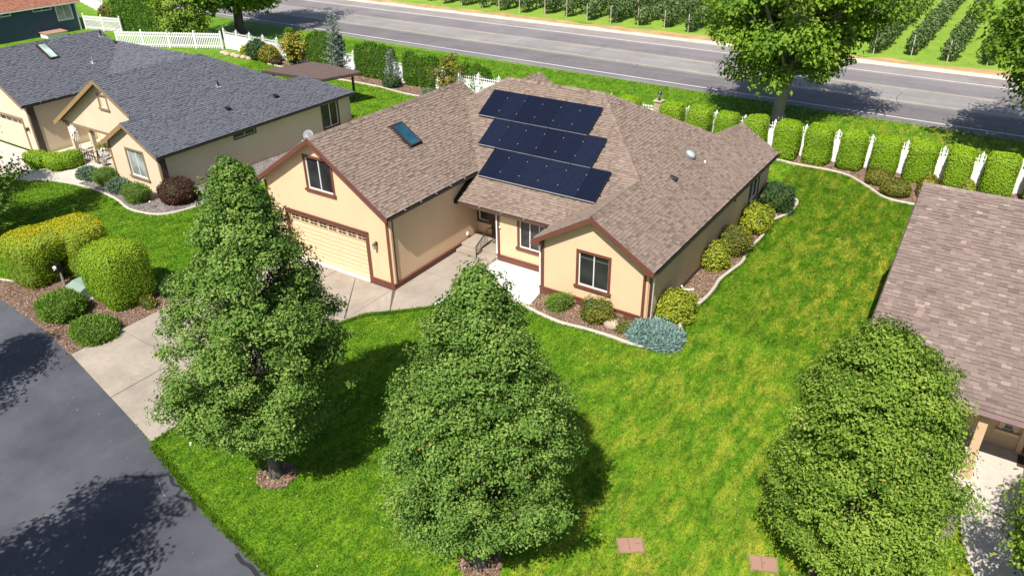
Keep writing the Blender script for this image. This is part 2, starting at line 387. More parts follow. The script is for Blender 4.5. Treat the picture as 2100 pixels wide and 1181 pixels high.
class MB:
    def __init__(s): s.v = []; s.f = []; s.t = []; s.tone = 0.5
    def face(s, pts):
        i = len(s.v); s.v += [tuple(map(float, p)) for p in pts]; s.f.append(list(range(i, i + len(pts)))); s.t.append(s.tone)
    def mesh(s, vs, fs):
        i = len(s.v); s.v += [tuple(map(float, p)) for p in vs]
        for f in fs: s.f.append([i + j for j in f]); s.t.append(s.tone)
    def box(s, x0, x1, y0, y1, z0, z1):
        s.mesh([(x0, y0, z0), (x1, y0, z0), (x1, y1, z0), (x0, y1, z0), (x0, y0, z1), (x1, y0, z1), (x1, y1, z1), (x0, y1, z1)],
               [(0, 3, 2, 1), (4, 5, 6, 7), (0, 1, 5, 4), (1, 2, 6, 5), (2, 3, 7, 6), (3, 0, 4, 7)])
        return s
    def obox(s, o, U, V, W):
        """oriented box: corner o and three edge vectors"""
        o, U, V, W = (np.array(q, float) for q in (o, U, V, W))
        p = [o, o + U, o + U + V, o + V, o + W, o + U + W, o + U + V + W, o + V + W]
        s.mesh(p, [(0, 3, 2, 1), (4, 5, 6, 7), (0, 1, 5, 4), (1, 2, 6, 5), (2, 3, 7, 6), (3, 0, 4, 7)]); return s
    def beam(s, a, b, w, h, up=(0, 0, 1)):
        a, b, up = np.array(a, float), np.array(b, float), np.array(up, float)
        d = b - a; L = np.linalg.norm(d); d /= L
        x = np.cross(d, up); x /= np.linalg.norm(x); y = np.cross(x, d)
        s.obox(a - x * w / 2 - y * h / 2, d * L, x * w, y * h); return s
    def prism(s, poly, z0, z1):
        n = len(poly)
        a = sum(poly[i][0] * poly[(i + 1) % n][1] - poly[(i + 1) % n][0] * poly[i][1] for i in range(n))
        if a < 0: poly = poly[::-1]
        vs = [(x, y, z0) for x, y in poly] + [(x, y, z1) for x, y in poly]
        fs = [tuple(range(n))[::-1], tuple(range(n, 2 * n))] + [(i, (i + 1) % n, n + (i + 1) % n, n + i) for i in range(n)]
        s.mesh(vs, fs); return s
    def tube(s, pts, radii, seg=8, cap=True):
        pts = [np.array(p, float) for p in pts]; n = len(pts); vs = []; fs = []
        px = None
        for i, p in enumerate(pts):
            d = pts[min(i + 1, n - 1)] - pts[max(i - 1, 0)]; d /= (np.linalg.norm(d) + 1e-9)
            if px is None:
                px = np.cross(d, (0, 0, 1)) if abs(d[2]) < 0.95 else np.cross(d, (1, 0, 0))
            x = px - d * (px @ d); x /= np.linalg.norm(x); y = np.cross(d, x); px = x
            for k in range(seg):
                t = 2 * math.pi * k / seg
                vs.append(p + (x * math.cos(t) + y * math.sin(t)) * radii[i])
        for i in range(n - 1):
            for k in range(seg):
                a = i * seg + k; b = i * seg + (k + 1) % seg
                fs.append((a, b, b + seg, a + seg))
        if cap: fs += [tuple(range(seg))[::-1], tuple(range((n - 1) * seg, n * seg))]
        s.mesh(vs, fs); return s
    def lathe(s, c, prof, seg=16):
        vs = []; fs = []
        for r, z in prof:
            for k in range(seg):
                t = 2 * math.pi * k / seg; vs.append((c[0] + r * math.cos(t), c[1] + r * math.sin(t), c[2] + z))
        for i in range(len(prof) - 1):
            for k in range(seg):
                a = i * seg + k; b = i * seg + (k + 1) % seg; fs.append((a, b, b + seg, a + seg))
        fs += [tuple(range(seg))[::-1], tuple(range((len(prof) - 1) * seg, len(prof) * seg))]
        s.mesh(vs, fs); return s
    def data(s, name, mat, off=(0, 0, 0), smooth=False, bevel=0):
        me = bpy.data.meshes.new(name)
        v = (np.array(s.v) - np.array(off)).tolist()
        me.from_pydata(v, [], s.f)
        a = me.attributes.new("tone", 'FLOAT', 'FACE'); a.data.foreach_set("value", np.array(s.t, np.float32))
        if smooth: me.polygons.foreach_set("use_smooth", np.ones(len(s.f), bool))
        me.update()
        if mat: me.materials.append(mat)
        return me
    def build(s, name, mat, parent=None, smooth=False, loc=None, bevel=0):
        """vertices are in world space; parent (or loc) gives the local origin"""
        if loc is not None: off = np.array(loc, float)
        else: off = woff(parent)
        o = link(name, s.data(name, mat, off, smooth), parent, None if loc is None else (np.array(loc, float) - woff(parent)))
        if bevel:
            b = o.modifiers.new("bevel", 'BEVEL'); b.width = bevel; b.segments = 2; b.limit_method = 'ANGLE'
        return o

def inst(name, me, parent, loc, rotz=0.0):
    o = link(name, me, parent, np.array(loc, float) - woff(parent))
    o.rotation_euler.z = rotz
    return o

def inside(poly, P):
    P = np.asarray(P); x, y = P[:, 0], P[:, 1]; r = np.zeros(len(P), bool); n = len(poly); j = n - 1
    for i in range(n):
        xi, yi = poly[i]; xj, yj = poly[j]
        c = ((yi > y) != (yj > y)) & (x < (xj - xi) * (y - yi) / (yj - yi + 1e-12) + xi)
        r ^= c; j = i
    return r

def smooth_line(pts, n=8):
    """Catmull-Rom through the points"""
    P = [np.array(p, float) for p in pts]; P = [2 * P[0] - P[1]] + P + [2 * P[-1] - P[-2]]
    out = []
    for i in range(1, len(P) - 2):
        for k in range(n):
            t = k / n
            out.append(0.5 * ((2 * P[i]) + (-P[i - 1] + P[i + 1]) * t + (2 * P[i - 1] - 5 * P[i] + 4 * P[i + 1] - P[i + 2]) * t * t + (-P[i - 1] + 3 * P[i] - 3 * P[i + 1] + P[i + 2]) * t ** 3))
    out.append(P[-2]); return [tuple(p) for p in out]

def sheet(name, poly, z, mat, parent=None, kind='structure', thick=0.0):
    mb = MB()
    if thick: mb.prism(list(poly), z - thick, z)
    else:
        a = sum(poly[i][0] * poly[(i + 1) % len(poly)][1] - poly[(i + 1) % len(poly)][0] * poly[i][1] for i in range(len(poly)))
        p = list(poly) if a > 0 else list(poly)[::-1]
        mb.face([(x, y, z) for x, y in p])
    o = mb.build(name, mat, parent)
    if parent is None and kind: tag(o, kind=kind)
    return o

def ribbon(name, line, w, z0, z1, mat, parent=None, kind='structure'):
    """a kerb or painted line swept along a 2-D polyline (rounded top for kerbs)"""
    L = [np.array(p, float) for p in line]; mb = MB(); n = len(L); vs = []; fs = []
    prof = [(-0.5, 0), (-0.5, 0.7), (-0.3, 1.0), (0.3, 1.0), (0.5, 0.7), (0.5, 0)] if z1 - z0 > 0.03 else [(-0.5, 1.0), (0.5, 1.0)]
    k = len(prof)
    for i in range(n):
        d = L[min(i + 1, n - 1)] - L[max(i - 1, 0)]; d /= np.linalg.norm(d) + 1e-9; nrm = np.array([-d[1], d[0]])
        for a, b in prof:
            q = L[i] - nrm * a * w; vs.append((q[0], q[1], z0 + (z1 - z0) * b))
    for i in range(n - 1):
        for j in range(k - 1):
            a = i * k + j; fs.append((a + 1, a, a + k, a + k + 1))
    if k > 2: fs += [tuple(range(k)), tuple(range((n - 1) * k, n * k))[::-1]]
    mb.mesh(vs, fs)
    o = mb.build(name, mat, parent)
    if parent is None and kind: tag(o, kind=kind)
    return o

def project(P):
    q = (np.asarray(P, float) - CAM_LOC) @ np.array([RIGHT, UP, FWD]).T
    z = np.maximum(q[:, 2], 1e-3)
    return np.stack([1050 + FPX * q[:, 0] / z, 590.5 - FPX * q[:, 1] / z, q[:, 2]], 1)

# ---------------- foliage
def leaves(P, N, size, rng, tones, aspect=0.55, spread=0.7, fold=0.18, up=0.25):
    """one folded leaf (2 triangles) per point; N is the preferred facing"""
    n = len(P)
    N = N + rng.normal(0, spread, (n, 3)); N[:, 2] += up
    N /= np.linalg.norm(N, axis=1)[:, None] + 1e-9
    T = rng.normal(0, 1, (n, 3)); T -= N * (T * N).sum(1)[:, None]; T /= np.linalg.norm(T, axis=1)[:, None] + 1e-9
    B = np.cross(N, T)
    s = size * rng.uniform(0.65, 1.3, n)[:, None]
    base = P - T * s * 0.5; tip = P + T * s * 0.5 - N * s * 0.08
    l = P + B * s * aspect * 0.5 + N * s * fold; r = P - B * s * aspect * 0.5 + N * s * fold
    V = np.stack([base, r, tip, l], 1).reshape(-1, 3)
    i = np.arange(n) * 4
    F = np.concatenate([np.stack([i, i + 1, i + 2], 1), np.stack([i, i + 2, i + 3], 1)])
    return V, F, np.concatenate([tones, tones])

def needles(P, N, size, rng, tones, width=0.16, spread=0.45):
    """slim sprays pointing along N (conifers, junipers)"""
    n = len(P)
    D = N + rng.normal(0, spread, (n, 3)); D /= np.linalg.norm(D, axis=1)[:, None] + 1e-9
    T = rng.normal(0, 1, (n, 3)); T -= D * (T * D).sum(1)[:, None]; T /= np.linalg.norm(T, axis=1)[:, None] + 1e-9
    s = size * rng.uniform(0.6, 1.35, n)[:, None]
    a = P - D * s * 0.3; tip = P + D * s * 0.7; m = P + D * s * 0.15
    V = np.stack([a, m + T * s * width, tip, m - T * s * width], 1).reshape(-1, 3)
    i = np.arange(n) * 4
    F = np.concatenate([np.stack([i, i + 1, i + 2], 1), np.stack([i, i + 2, i + 3], 1)])
    return V, F, np.concatenate([tones, tones])

def crown_obj(name, parent, parts, mat):
    off = woff(parent); V = []; F = []; T = []; c = 0
    for v, f, t in parts:
        V.append(v); F.append(f + c); T.append(t); c += len(v)
    o = link(name, np_mesh(name, np.concatenate(V) - off, np.concatenate(F), np.clip(np.concatenate(T), 0, 1), mat), parent)
    o["kind"] = "stuff"
    return o

def tree(name, label, base, height, crown0, radius, prof, nclump, nleaf, lsize, mat, barkmat, seed, group=None, trunk_r=0.16,
         lean=(0, 0), clump_r=0.42, limb_rise=0.45, leaders=3, cat="tree", lobes=0.16, forks=0, odd=0.008, hollow=0.0, skin=0):
    rng = np.random.default_rng(seed); R = random.Random(seed)
    t = thing(name, label, cat, (base[0], base[1], 0), group)
    bx, by = base
    axis = lambda z: np.array([bx + lean[0] * z / height, by + lean[1] * z / height, z])
    mb = MB()
    zs = [0, 0.15, 0.6, crown0, crown0 + (height - crown0) * 0.35, crown0 + (height - crown0) * 0.7, height * 0.97]
    rr = [trunk_r * 1.5, trunk_r * 1.15, trunk_r, trunk_r * 0.9, trunk_r * 0.6, trunk_r * 0.3, trunk_r * 0.06]
    ph = R.uniform(0, 6)
    pts = [axis(z) + np.array([math.sin(z * 0.9 + ph), math.cos(z * 0.7 + ph), 0]) * 0.05 * (z > 0.3) * (height / 9) for z in zs]
    mb.tube(pts, rr, 10)
    lob_a = rng.uniform(0, 6.28, 4); lob_k = np.array([2, 3, 5, 7]); lob_w = rng.uniform(0.4, 1.0, 4) * lobes
    def env(az, tt):
        w = 1 + sum(lw * math.sin(k * az + a + tt * 4.0 * (k - 2)) for a, k, lw in zip(lob_a, lob_k, lob_w))
        return radius * prof(tt) * max(0.35, w)
    clumps = []
    nl = max(12, int(nclump / 3.2))
    for i in range(nl):
        tt = ((i + 0.5) / nl) ** 0.85
        az = i * 2.39996 + R.uniform(-0.4, 0.4)
        re = env(az, tt)
        z1 = crown0 + (height - crown0) * tt
        z0 = max(crown0 * 0.75, z1 - re * limb_rise * R.uniform(0.7, 1.3))
        a = axis(z0); e = axis(z1) + np.array([math.cos(az), math.sin(az), 0]) * re * R.uniform(0.80, 0.95)
        mid = (a + e) / 2 + np.array([0, 0, -0.10 * re + R.uniform(-0.1, 0.1)])
        r0 = trunk_r * (0.42 - 0.3 * tt)
        mb.tube([a, mid, mid + (e - mid) * 0.7], [max(0.02, r0), max(0.014, r0 * 0.6), 0.007], 5, False)
        k = max(2, int(round(nclump / nl)))
        for j in range(k):
            q = 0.40 + 0.62 * (j + R.random()) / k
            p = (a + (mid - a) * q * 2) if q < 0.5 else (mid + (e - mid) * (q - 0.5) * 2)
            p = p + np.array([R.gauss(0, 1), R.gauss(0, 1), R.gauss(0, 0.9)]) * 0.11 * radius * (0.5 + prof(tt))
            clumps.append((p, clump_r * min(1.8, max(0.5, R.lognormvariate(-0.08, 0.34))) * (0.55 + 0.45 * min(1, prof(tt) * 1.3)), 0.3 + 0.7 * q))
    fixed = []
    for c_ in clumps:                                   # keep every clump inside the crown outline
        p = c_[0]; tt = min(1.0, max(0.0, (p[2] - crown0) / (height - crown0))); q = p - axis(p[2]); r_ = math.hypot(q[0], q[1])
        lim = env(math.atan2(q[1], q[0]), tt) * 0.98
        if r_ > lim: p = axis(p[2]) + q * (lim / r_)
        fixed.append((p, c_[1], c_[2]))
    clumps = fixed
    for i in range(skin):                               # outer twigs all over the crown surface
        tt = R.random() ** 0.9; az = R.uniform(0, 6.2832); re = env(az, tt) * R.uniform(0.74, 0.97)
        clumps.append((axis(crown0 + (height - crown0) * tt) + np.array([math.cos(az), math.sin(az), 0]) * re, clump_r * R.uniform(0.5, 1.05) * (0.6 + 0.4 * min(1, prof(tt) * 1.3)), 1.0))
    if hollow:
        CP = np.array([c[0] for c in clumps]); hv = lumps(CP, seed + 77, 1.0, 2.2 * 2.7 / radius)
        keep = hv > np.quantile(hv, hollow)
        clumps = [c for c, k_ in zip(clumps, keep) if k_]
    for i in range(leaders):                            # upright loose shoots at the top
        az = i * 2.2 + R.uniform(0, 1.5); rtop = radius * R.uniform(0.08, 0.36); hz = height * R.uniform(0.90, 1.03)
        for j in range(5):
            z = hz - (4 - j) * 0.30
            p = axis(z) + np.array([math.cos(az), math.sin(az), 0]) * rtop * (1 - j * 0.06) + np.array([R.gauss(0, .05), R.gauss(0, .05), 0])
            clumps.append((p, clump_r * (0.62 - 0.08 * j), 1.0))
        mb.tube([axis(hz - 2.0), axis(hz - 0.1) + np.array([math.cos(az), math.sin(az), 0]) * rtop * 0.8], [0.03, 0.008], 5, False)
    for i in range(skin // 6):                          # stray shoots that break the outline
        tt = R.random(); az = R.uniform(0, 6.2832); re = env(az, tt) * R.uniform(0.98, 1.10)
        clumps.append((axis(crown0 + (height - crown0) * tt + 0.15) + np.array([math.cos(az), math.sin(az), 0]) * re, clump_r * R.uniform(0.28, 0.5), 1.0))
    if forks:
        for i in range(forks):
            az = ph + i * 6.28 / forks; z0 = crown0 * 0.8
            e = axis(height * 0.6) + np.array([math.cos(az), math.sin(az), 0]) * radius * 0.55
            mb.tube([axis(z0), (axis(z0) + e) / 2 + np.array([0, 0, -0.3]), e], [trunk_r * 0.62, trunk_r * 0.45, trunk_r * 0.15], 8, False)
    mb.build("trunk", barkmat, t, smooth=True)
    w = np.array([c[1] ** 2 * c[2] for c in clumps]); w /= w.sum()
    cnt = np.maximum(8, (w * nleaf).astype(int))
    P = []; N = []; T = []
    for (p, r, q), n in zip(clumps, cnt):
        d = rng.normal(0, 1, (n, 3)); d /= np.linalg.norm(d, axis=1)[:, None]
        d[:, 2] = d[:, 2] * 0.8 + 0.12
        rad = r * rng.uniform(0.25, 1.0, n) ** 0.5 * (1 + 0.22 * rng.normal(0, 1, n))
        pts_ = p + d * rad[:, None] * np.array([1.1, 1.1, 0.85])
        ax = pts_ - np.stack([np.full(n, bx + lean[0] * p[2] / height), np.full(n, by + lean[1] * p[2] / height), pts_[:, 2]], 1)
        ax /= np.linalg.norm(ax, axis=1)[:, None] + 1e-6
        P.append(pts_); N.append(d * 0.55 + ax * 0.4)
        T.append(np.clip(rng.normal(R.gauss(0.47, 0.15), 0.17, n), 0, 0.93))
    P = np.concatenate(P); N = np.concatenate(N); T = np.concatenate(T)
    T[rng.random(len(T)) < odd] = 1.0
    ok = P[:, 2] > crown0 * 0.62
    P, N, T = P[ok], N[ok], T[ok]
    crown_obj("crown", t, [leaves(P, N, lsize, rng, T, spread=0.34, up=0.55, aspect=0.60)], mat)
    return t

def blob(d, r, e):
    """superellipsoid: unit directions d -> surface points and normals (centred at 0)"""
    a = np.abs(d / r) ** e
    k = a.sum(1) ** (-1.0 / e)
    p = d * k[:, None]
    n = np.sign(p) * (np.abs(p / r) ** (e - 1)) / r
    n /= np.linalg.norm(n, axis=1)[:, None] + 1e-9
    return p, n

def lumps(P, rng_seed, amp, freq):
    R = np.random.default_rng(rng_seed); o = np.zeros(len(P))
    for k in range(6):
        w = R.normal(0, 1, 3) * freq; o += np.sin(P @ w + R.uniform(0, 6.28))
    return o * amp / 3.0

def shrub(name, label, cat, base, blobs, nleaf, lsize, mat, seed, group=None, style='leaf', core=M['core'], amp=0.04, freq=4.0,
          spread=0.5, up=0.15, jitter=0.03, sunlit_gold=0.0, width=0.16, tstd=0.17):
    """blobs: (dx, dy, cz, rx, ry, rz, exponent) relative to base"""
    rng = np.random.default_rng(seed)
    t = thing(name, label, cat, (base[0], base[1], 0), group)
    parts = []; tot = sum(b[3] * b[5] + b[4] * b[5] + b[3] * b[4] for b in blobs)
    allb = [(np.array([base[0] + b[0], base[1] + b[1], b[2]]), np.array(b[3:6]), b[6]) for b in blobs]
    mbc = MB(); zmax = max(b[2] + b[5] for b in blobs)
    for bi, (c, r, e) in enumerate(allb):
        n = int(nleaf * (r[0] * r[2] + r[1] * r[2] + r[0] * r[1]) / tot)
        d = rng.normal(0, 1, (n, 3)) * r; d /= np.linalg.norm(d, axis=1)[:, None]
        p, nn = blob(d, r, e)
        p = p * (1 + (lumps(p + c, seed, amp, freq) / r.mean()))[:, None] + nn * rng.normal(0, jitter, n)[:, None] + c
        ok = p[:, 2] > 0.015
        for bj, (c2, r2, e2) in enumerate(allb):
            if bj != bi: ok &= ((np.abs((p - c2) / r2) ** e2).sum(1) > 0.9)
        p, nn = p[ok], nn[ok]
        tn = np.clip(rng.normal(0.45, tstd, len(p)) + lumps(p, seed + 5, 0.10, freq * 0.7), 0, 0.9)
        if sunlit_gold: tn = np.clip(tn + sunlit_gold * np.clip(p[:, 2] / zmax - 0.55, 0, 0.45), 0, 1.0)  # tops tinted paler: golden new growth plus sunlight put into the tone
        if style == 'leaf': parts.append(leaves(p, nn, lsize, rng, tn, spread=spread, up=up))
        elif style == 'spray': parts.append(needles(p, nn * 0.55 + np.array([0, 0, up]), lsize, rng, tn, width=width, spread=spread))
        # inner twig mass
        g = 14; vs = []; fs = []
        for i in range(g + 1):
            for j in range(2 * g):
                th = math.pi * i / g; ph = math.pi * j / g
                vs.append((math.sin(th) * math.cos(ph), math.sin(th) * math.sin(ph), math.cos(th)))
        dd = np.array(vs) * r; dd /= np.linalg.norm(dd, axis=1)[:, None] + 1e-9
        q, _ = blob(dd, r * 0.93, e)
        q = q * (1 + (lumps(q + c, seed, amp, freq) / r.mean()))[:, None] + c
        q[:, 2] = np.maximum(q[:, 2], 0.0)
        for i in range(g):
            for j in range(2 * g):
                a = i * 2 * g + j; b2 = i * 2 * g + (j + 1) % (2 * g)
                fs.append((a, a + 2 * g, b2 + 2 * g, b2))
        mbc.mesh(q, fs)
    if core is not None: mbc.build("branches", core, t, smooth=True)
    crown_obj("foliage", t, parts, mat)
    return t

# ---------------- buildings
def clip_poly(poly, half):
    """Sutherland-Hodgman: keep a*x+b*y<=c"""
    a, b, c = half; out = []
    for i in range(len(poly)):
        p, q = poly[i], poly[(i + 1) % len(poly)]
        dp, dq = a * p[0] + b * p[1] - c, a * q[0] + b * q[1] - c
        if dp <= 1e-9: out.append(p)
        if (dp < -1e-9 and dq > 1e-9) or (dp > 1e-9 and dq < -1e-9):
            s = dp / (dp - dq); out.append((p[0] + (q[0] - p[0]) * s, p[1] + (q[1] - p[1]) * s))
    return out

def wall(mb, p0, U, N, poly, holes=(), reveal=0.12):
    """wall face through p0, u along U, outward N; poly (u,z) convex and ccw; holes (u0,u1,z0,z1) get real reveals"""
    p0, U, N = np.array(p0, float), np.array(U, float), np.array(N, float); Z = np.array([0, 0, 1.0])
    pt = lambda u, z, d=0.0: p0 + U * u + Z * z - N * d
    us = sorted({round(v, 4) for v in [q[0] for q in poly] + [h[0] for h in holes] + [h[1] for h in holes]})
    zs = sorted({round(v, 4) for v in [q[1] for q in poly] + [h[2] for h in holes] + [h[3] for h in holes]})
    flip = np.cross(U, Z) @ N < 0
    for i in range(len(us) - 1):
        for j in range(len(zs) - 1):
            u0, u1, z0, z1 = us[i], us[i + 1], zs[j], zs[j + 1]
            cu, cz = (u0 + u1) / 2, (z0 + z1) / 2
            if any(h[0] < cu < h[1] and h[2] < cz < h[3] for h in holes): continue
            cell = [(u0, z0), (u1, z0), (u1, z1), (u0, z1)]
            for k in range(len(poly)):
                a, b = poly[k], poly[(k + 1) % len(poly)]
                nx, nz = b[1] - a[1], -(b[0] - a[0])
                cell = clip_poly(cell, (nx, nz, nx * a[0] + nz * a[1]))
                if len(cell) < 3: break
            if len(cell) >= 3:
                f = [pt(u, z) for u, z in cell]
                mb.face(f[::-1] if flip else f)
    for u0, u1, z0, z1 in holes:
        for (a, b) in (((u0, z0), (u1, z0)), ((u1, z0), (u1, z1)), ((u1, z1), (u0, z1)), ((u0, z1), (u0, z0))):
            f = [pt(*a), pt(*b), pt(*b, reveal), pt(*a, reveal)]
            mb.face(f if flip else f[::-1])

def boxuv(mb, p0, U, N, u0, u1, z0, z1, d0, d1):
    """box on a wall: d is the distance out from the wall face"""
    p0, U, N = np.array(p0, float), np.array(U, float), np.array(N, float)
    mb.obox(p0 + U * u0 + N * d0 + np.array([0, 0, z0]), U * (u1 - u0), N * (d1 - d0), (0, 0, z1 - z0)); return mb

def window(parent, p0, U, N, u0, u1, z0, z1, trim, split=1, glass='glass', sill=True, casing=0.11, label=None, frame='vinyl', grille=False):
    fw = 0.036
    mb = MB()
    boxuv(mb, p0, U, N, u0, u1, z0, z0 + fw, -0.10, -0.035); boxuv(mb, p0, U, N, u0, u1, z1 - fw, z1, -0.10, -0.035)
    boxuv(mb, p0, U, N, u0, u0 + fw, z0 + fw, z1 - fw, -0.10, -0.035); boxuv(mb, p0, U, N, u1 - fw, u1, z0 + fw, z1 - fw, -0.10, -0.035)
    cuts = [u0 + fw + (u1 - u0 - 2 * fw) * k / (split + 1) for k in range(split + 2)]
    for c in cuts[1:-1]: boxuv(mb, p0, U, N, c - 0.02, c + 0.02, z0 + fw, z1 - fw, -0.095, -0.03)
    w = mb.build("window", M[frame], parent)
    if label: w["label"] = label
    for k in range(split + 1):
        a = cuts[k] + (0.02 if k else 0); b = cuts[k + 1] - (0.02 if k < split else 0)
        boxuv(MB(), p0, U, N, a, b, z0 + fw, z1 - fw, -0.085, -0.075 + 0.012 * (k % 2)).build("pane", M[glass], w)
        if grille:
            zz = z1 - fw - 0.22
            boxuv(MB(), p0, U, N, a, b, zz - 0.008, zz + 0.008, -0.0745 + 0.012 * (k % 2), -0.068 + 0.012 * (k % 2)).build("grille_bar", M['greymetal'], w)
    if trim:
        c = casing
        for (a, b, e, f) in ((u0 - c, u0, z0 - 0.0, z1 + c), (u1, u1 + c, z0 - 0.0, z1 + c), (u0, u1, z1, z1 + c)):
            boxuv(MB(), p0, U, N, a, b, e, f, 0.002, 0.035).build("trim_board", M[trim], w)
        if sill:
            boxuv(MB(), p0, U, N, u0 - c - 0.06, u1 + c + 0.06, z0 - 0.10, z0 - 0.002, 0.002, 0.10).build("sill", M[trim], w)
        else:
            boxuv(MB(), p0, U, N, u0 - c, u1 + c, z0 - c, z0 - 0.002, 0.002, 0.034).build("trim_board", M[trim], w)
    return w

EXPO = 0.143
def plane_frame(z0, gx, gy):
    g = math.hypot(gx, gy); up = np.array([gx / g, gy / g, g]); up /= np.linalg.norm(up)
    e = np.array([gy / g, -gx / g, 0.0])             # along the eave
    n = np.cross(e, up)
    return e, up, (n if n[2] > 0 else -n)

def shingle_tabs(poly, z0, gx, gy, R, wmin=0.14, wmax=0.29, two=0.6, dash=True):
    """poly in XY (monotone up the slope). Returns list of (verts(8), tone)"""
    zf = lambda x, y: z0 + gx * x + gy * y
    e, s, n = plane_frame(z0, gx, gy)
    P = [np.array([x, y, zf(x, y)]) for x, y in poly]
    o = min(P, key=lambda q: q[2])
    ab = [((p - o) @ e, (p - o) @ s) for p in P]
    bmax = max(b for _, b in ab)
    def span(b):
        xs = []
        for i in range(len(ab)):
            (a0, b0), (a1, b1) = ab[i], ab[(i + 1) % len(ab)]
            if (b0 <= b < b1) or (b1 <= b < b0): xs.append(a0 + (a1 - a0) * (b - b0) / (b1 - b0))
        return (min(xs), max(xs)) if len(xs) >= 2 else None
    tabs = []; k = 0; b = 0.0
    while b < bmax - 0.02:
        top = min(b + EXPO + 0.03, bmax - 1e-4)
        s0, s1 = span(b + 1e-4), span(top)
        if s0 and s1:
            l, r = min(s0[0], s1[0]), max(s0[1], s1[1])
            c = l - R.uniform(0, wmax)
            while c < r:
                thick = R.random() < two
                w = R.uniform(wmin, wmax) if (thick or not dash) else R.uniform(0.08, 0.16); c2 = c + w
                a0, a1 = max(c, s0[0]), min(c2, s0[1]); t0, t1 = max(c, s1[0]), min(c2, s1[1])
                if a1 < a0: a0 = a1 = min(max((a0 + a1) / 2, s0[0]), s0[1])
                if t1 < t0: t0 = t1 = min(max((t0 + t1) / 2, s1[0]), s1[1])
                if (a1 - a0) + (t1 - t0) > 0.02:
                    h = 0.034 if thick else 0.009
                    h += R.uniform(0, 0.004); bb = b - (0.012 if h > 0.02 else 0.0) * R.random()
                    q = lambda a, bq, hh: o + e * a + s * bq + n * hh
                    g = 0.002
                    v = [q(a0 + g, bb, h), q(a1 - g, bb, h), q(t1, top, 0.004), q(t0, top, 0.004), q(a0 + g, bb, -0.004), q(a1 - g, bb, -0.004)]
                    if dash: tone = R.gauss(0.60, 0.065) if thick else R.gauss(0.38, 0.055)
                    else: tone = R.gauss(0.44, 0.12) + (0.28 if R.random() < 0.14 else 0) - (0.0 if thick else 0.08)
                    tone = min(1.0, max(0.0, tone))
                    tabs.append((v, tone))
                c = c2
        b += EXPO; k += 1
    return tabs
TABF = [(0, 1, 2, 3), (4, 5, 1, 0), (4, 0, 3), (5, 2, 1)]

def ridge_caps(a, b, R, w=0.15, drop=0.09):
    """overlapping folded cap shingles from a (low/front) to b"""
    a, b = np.array(a, float), np.array(b, float); d = b - a; L = np.linalg.norm(d); d /= L
    x = np.cross(d, (0, 0, 1)); x /= np.linalg.norm(x); up = np.cross(x, d)
    out = []; t = 0.0
    while t < L - 0.02:
        t1 = min(t + 0.24, L)
        p, q = a + d * t, a + d * t1
        h0, h1 = 0.045, 0.028
        v = [p - x * w - up * drop + up * h0, p + up * h0, p + x * w - up * drop + up * h0,
             q - x * w - up * drop + up * h1, q + up * h1, q + x * w - up * drop + up * h1]
        out.append((v, min(1, max(0, R.gauss(0.5, 0.15))))); t += 0.2
    return out
CAPF = [(0, 1, 4, 3), (1, 2, 5, 4)]

def roof(house, planes, caps, mat, seed, thick=0.11, singles=300, near=None, wmin=0.14, wmax=0.29, dash=True):
    """planes: (xy polygon, z0, gx, gy). Deck slab + every shingle as geometry; the largest in view are single parts"""
    R = random.Random(seed)
    mb = MB()
    for poly, z0, gx, gy in planes:
        n = len(poly)
        ar = sum(poly[i][0] * poly[(i + 1) % n][1] - poly[(i + 1) % n][0] * poly[i][1] for i in range(n))
        p = poly if ar > 0 else poly[::-1]
        top = [(x, y, z0 + gx * x + gy * y - 0.006) for x, y in p]; bot = [(x, y, z - thick) for x, y, z in top]
        mb.mesh(top + bot, [tuple(range(n)), tuple(range(n, 2 * n))[::-1]] + [(i, n + i, n + (i + 1) % n, (i + 1) % n) for i in range(n)])
    rf = mb.build("roof", M['deck'], house)
    tabs = []
    for poly, z0, gx, gy in planes: tabs += shingle_tabs(poly, z0, gx, gy, R, wmin, wmax, dash=dash)
    C = np.array([np.mean(v[:4], axis=0) for v, _ in tabs])
    pr = project(C)
    ok = (pr[:, 0] > 5) & (pr[:, 0] < 2095) & (pr[:, 1] > 5) & (pr[:, 1] < 1176)
    if near is not None: ok &= np.array([near(c) for c in C])
    score = np.where(ok, pr[:, 2], 1e9)
    order = np.argsort(score); pick = set(order[:singles].tolist()) if singles else set()
    V = []; F4 = []; off = woff(rf)
    rest = MB()
    for i, (v, tn) in enumerate(tabs):
        if i in pick:
            m1 = MB(); m1.tone = tn; m1.mesh(v, TABF)
            c = C[i]
            m1.build("shingle", mat, rf, loc=c)
        else:
            rest.tone = tn; rest.mesh(v, TABF)
    for a, b in caps:
        for v, tn in ridge_caps(a, b, R):
            rest.tone = tn; rest.mesh(v, CAPF)
    s = rest.build("shingles", mat, rf); s["kind"] = "stuff"
    return rf

def gable_poly(w, z_e, z_r, c=None):
    c = w / 2 if c is None else c
    return [(0, 0), (w, 0), (w, z_e), (c, z_r), (0, z_e)]

def rake_board(parent, a, b, mat, w=0.20, t=0.04, drop=0.02):
    """board hung below the roof edge from a (eave) to b (apex)"""
    a, b = np.array(a, float), np.array(b, float)
    d = b - a; h = np.array([d[0], d[1], 0.0]); h /= np.linalg.norm(h)
    nrm = np.array([-h[1], h[0], 0.0])
    mb = MB(); mb.obox(a + np.array([0, 0, -w - drop]) - nrm * t / 2, d, nrm * t, (0, 0, w))
    return mb.build("rake_board", mat, parent)

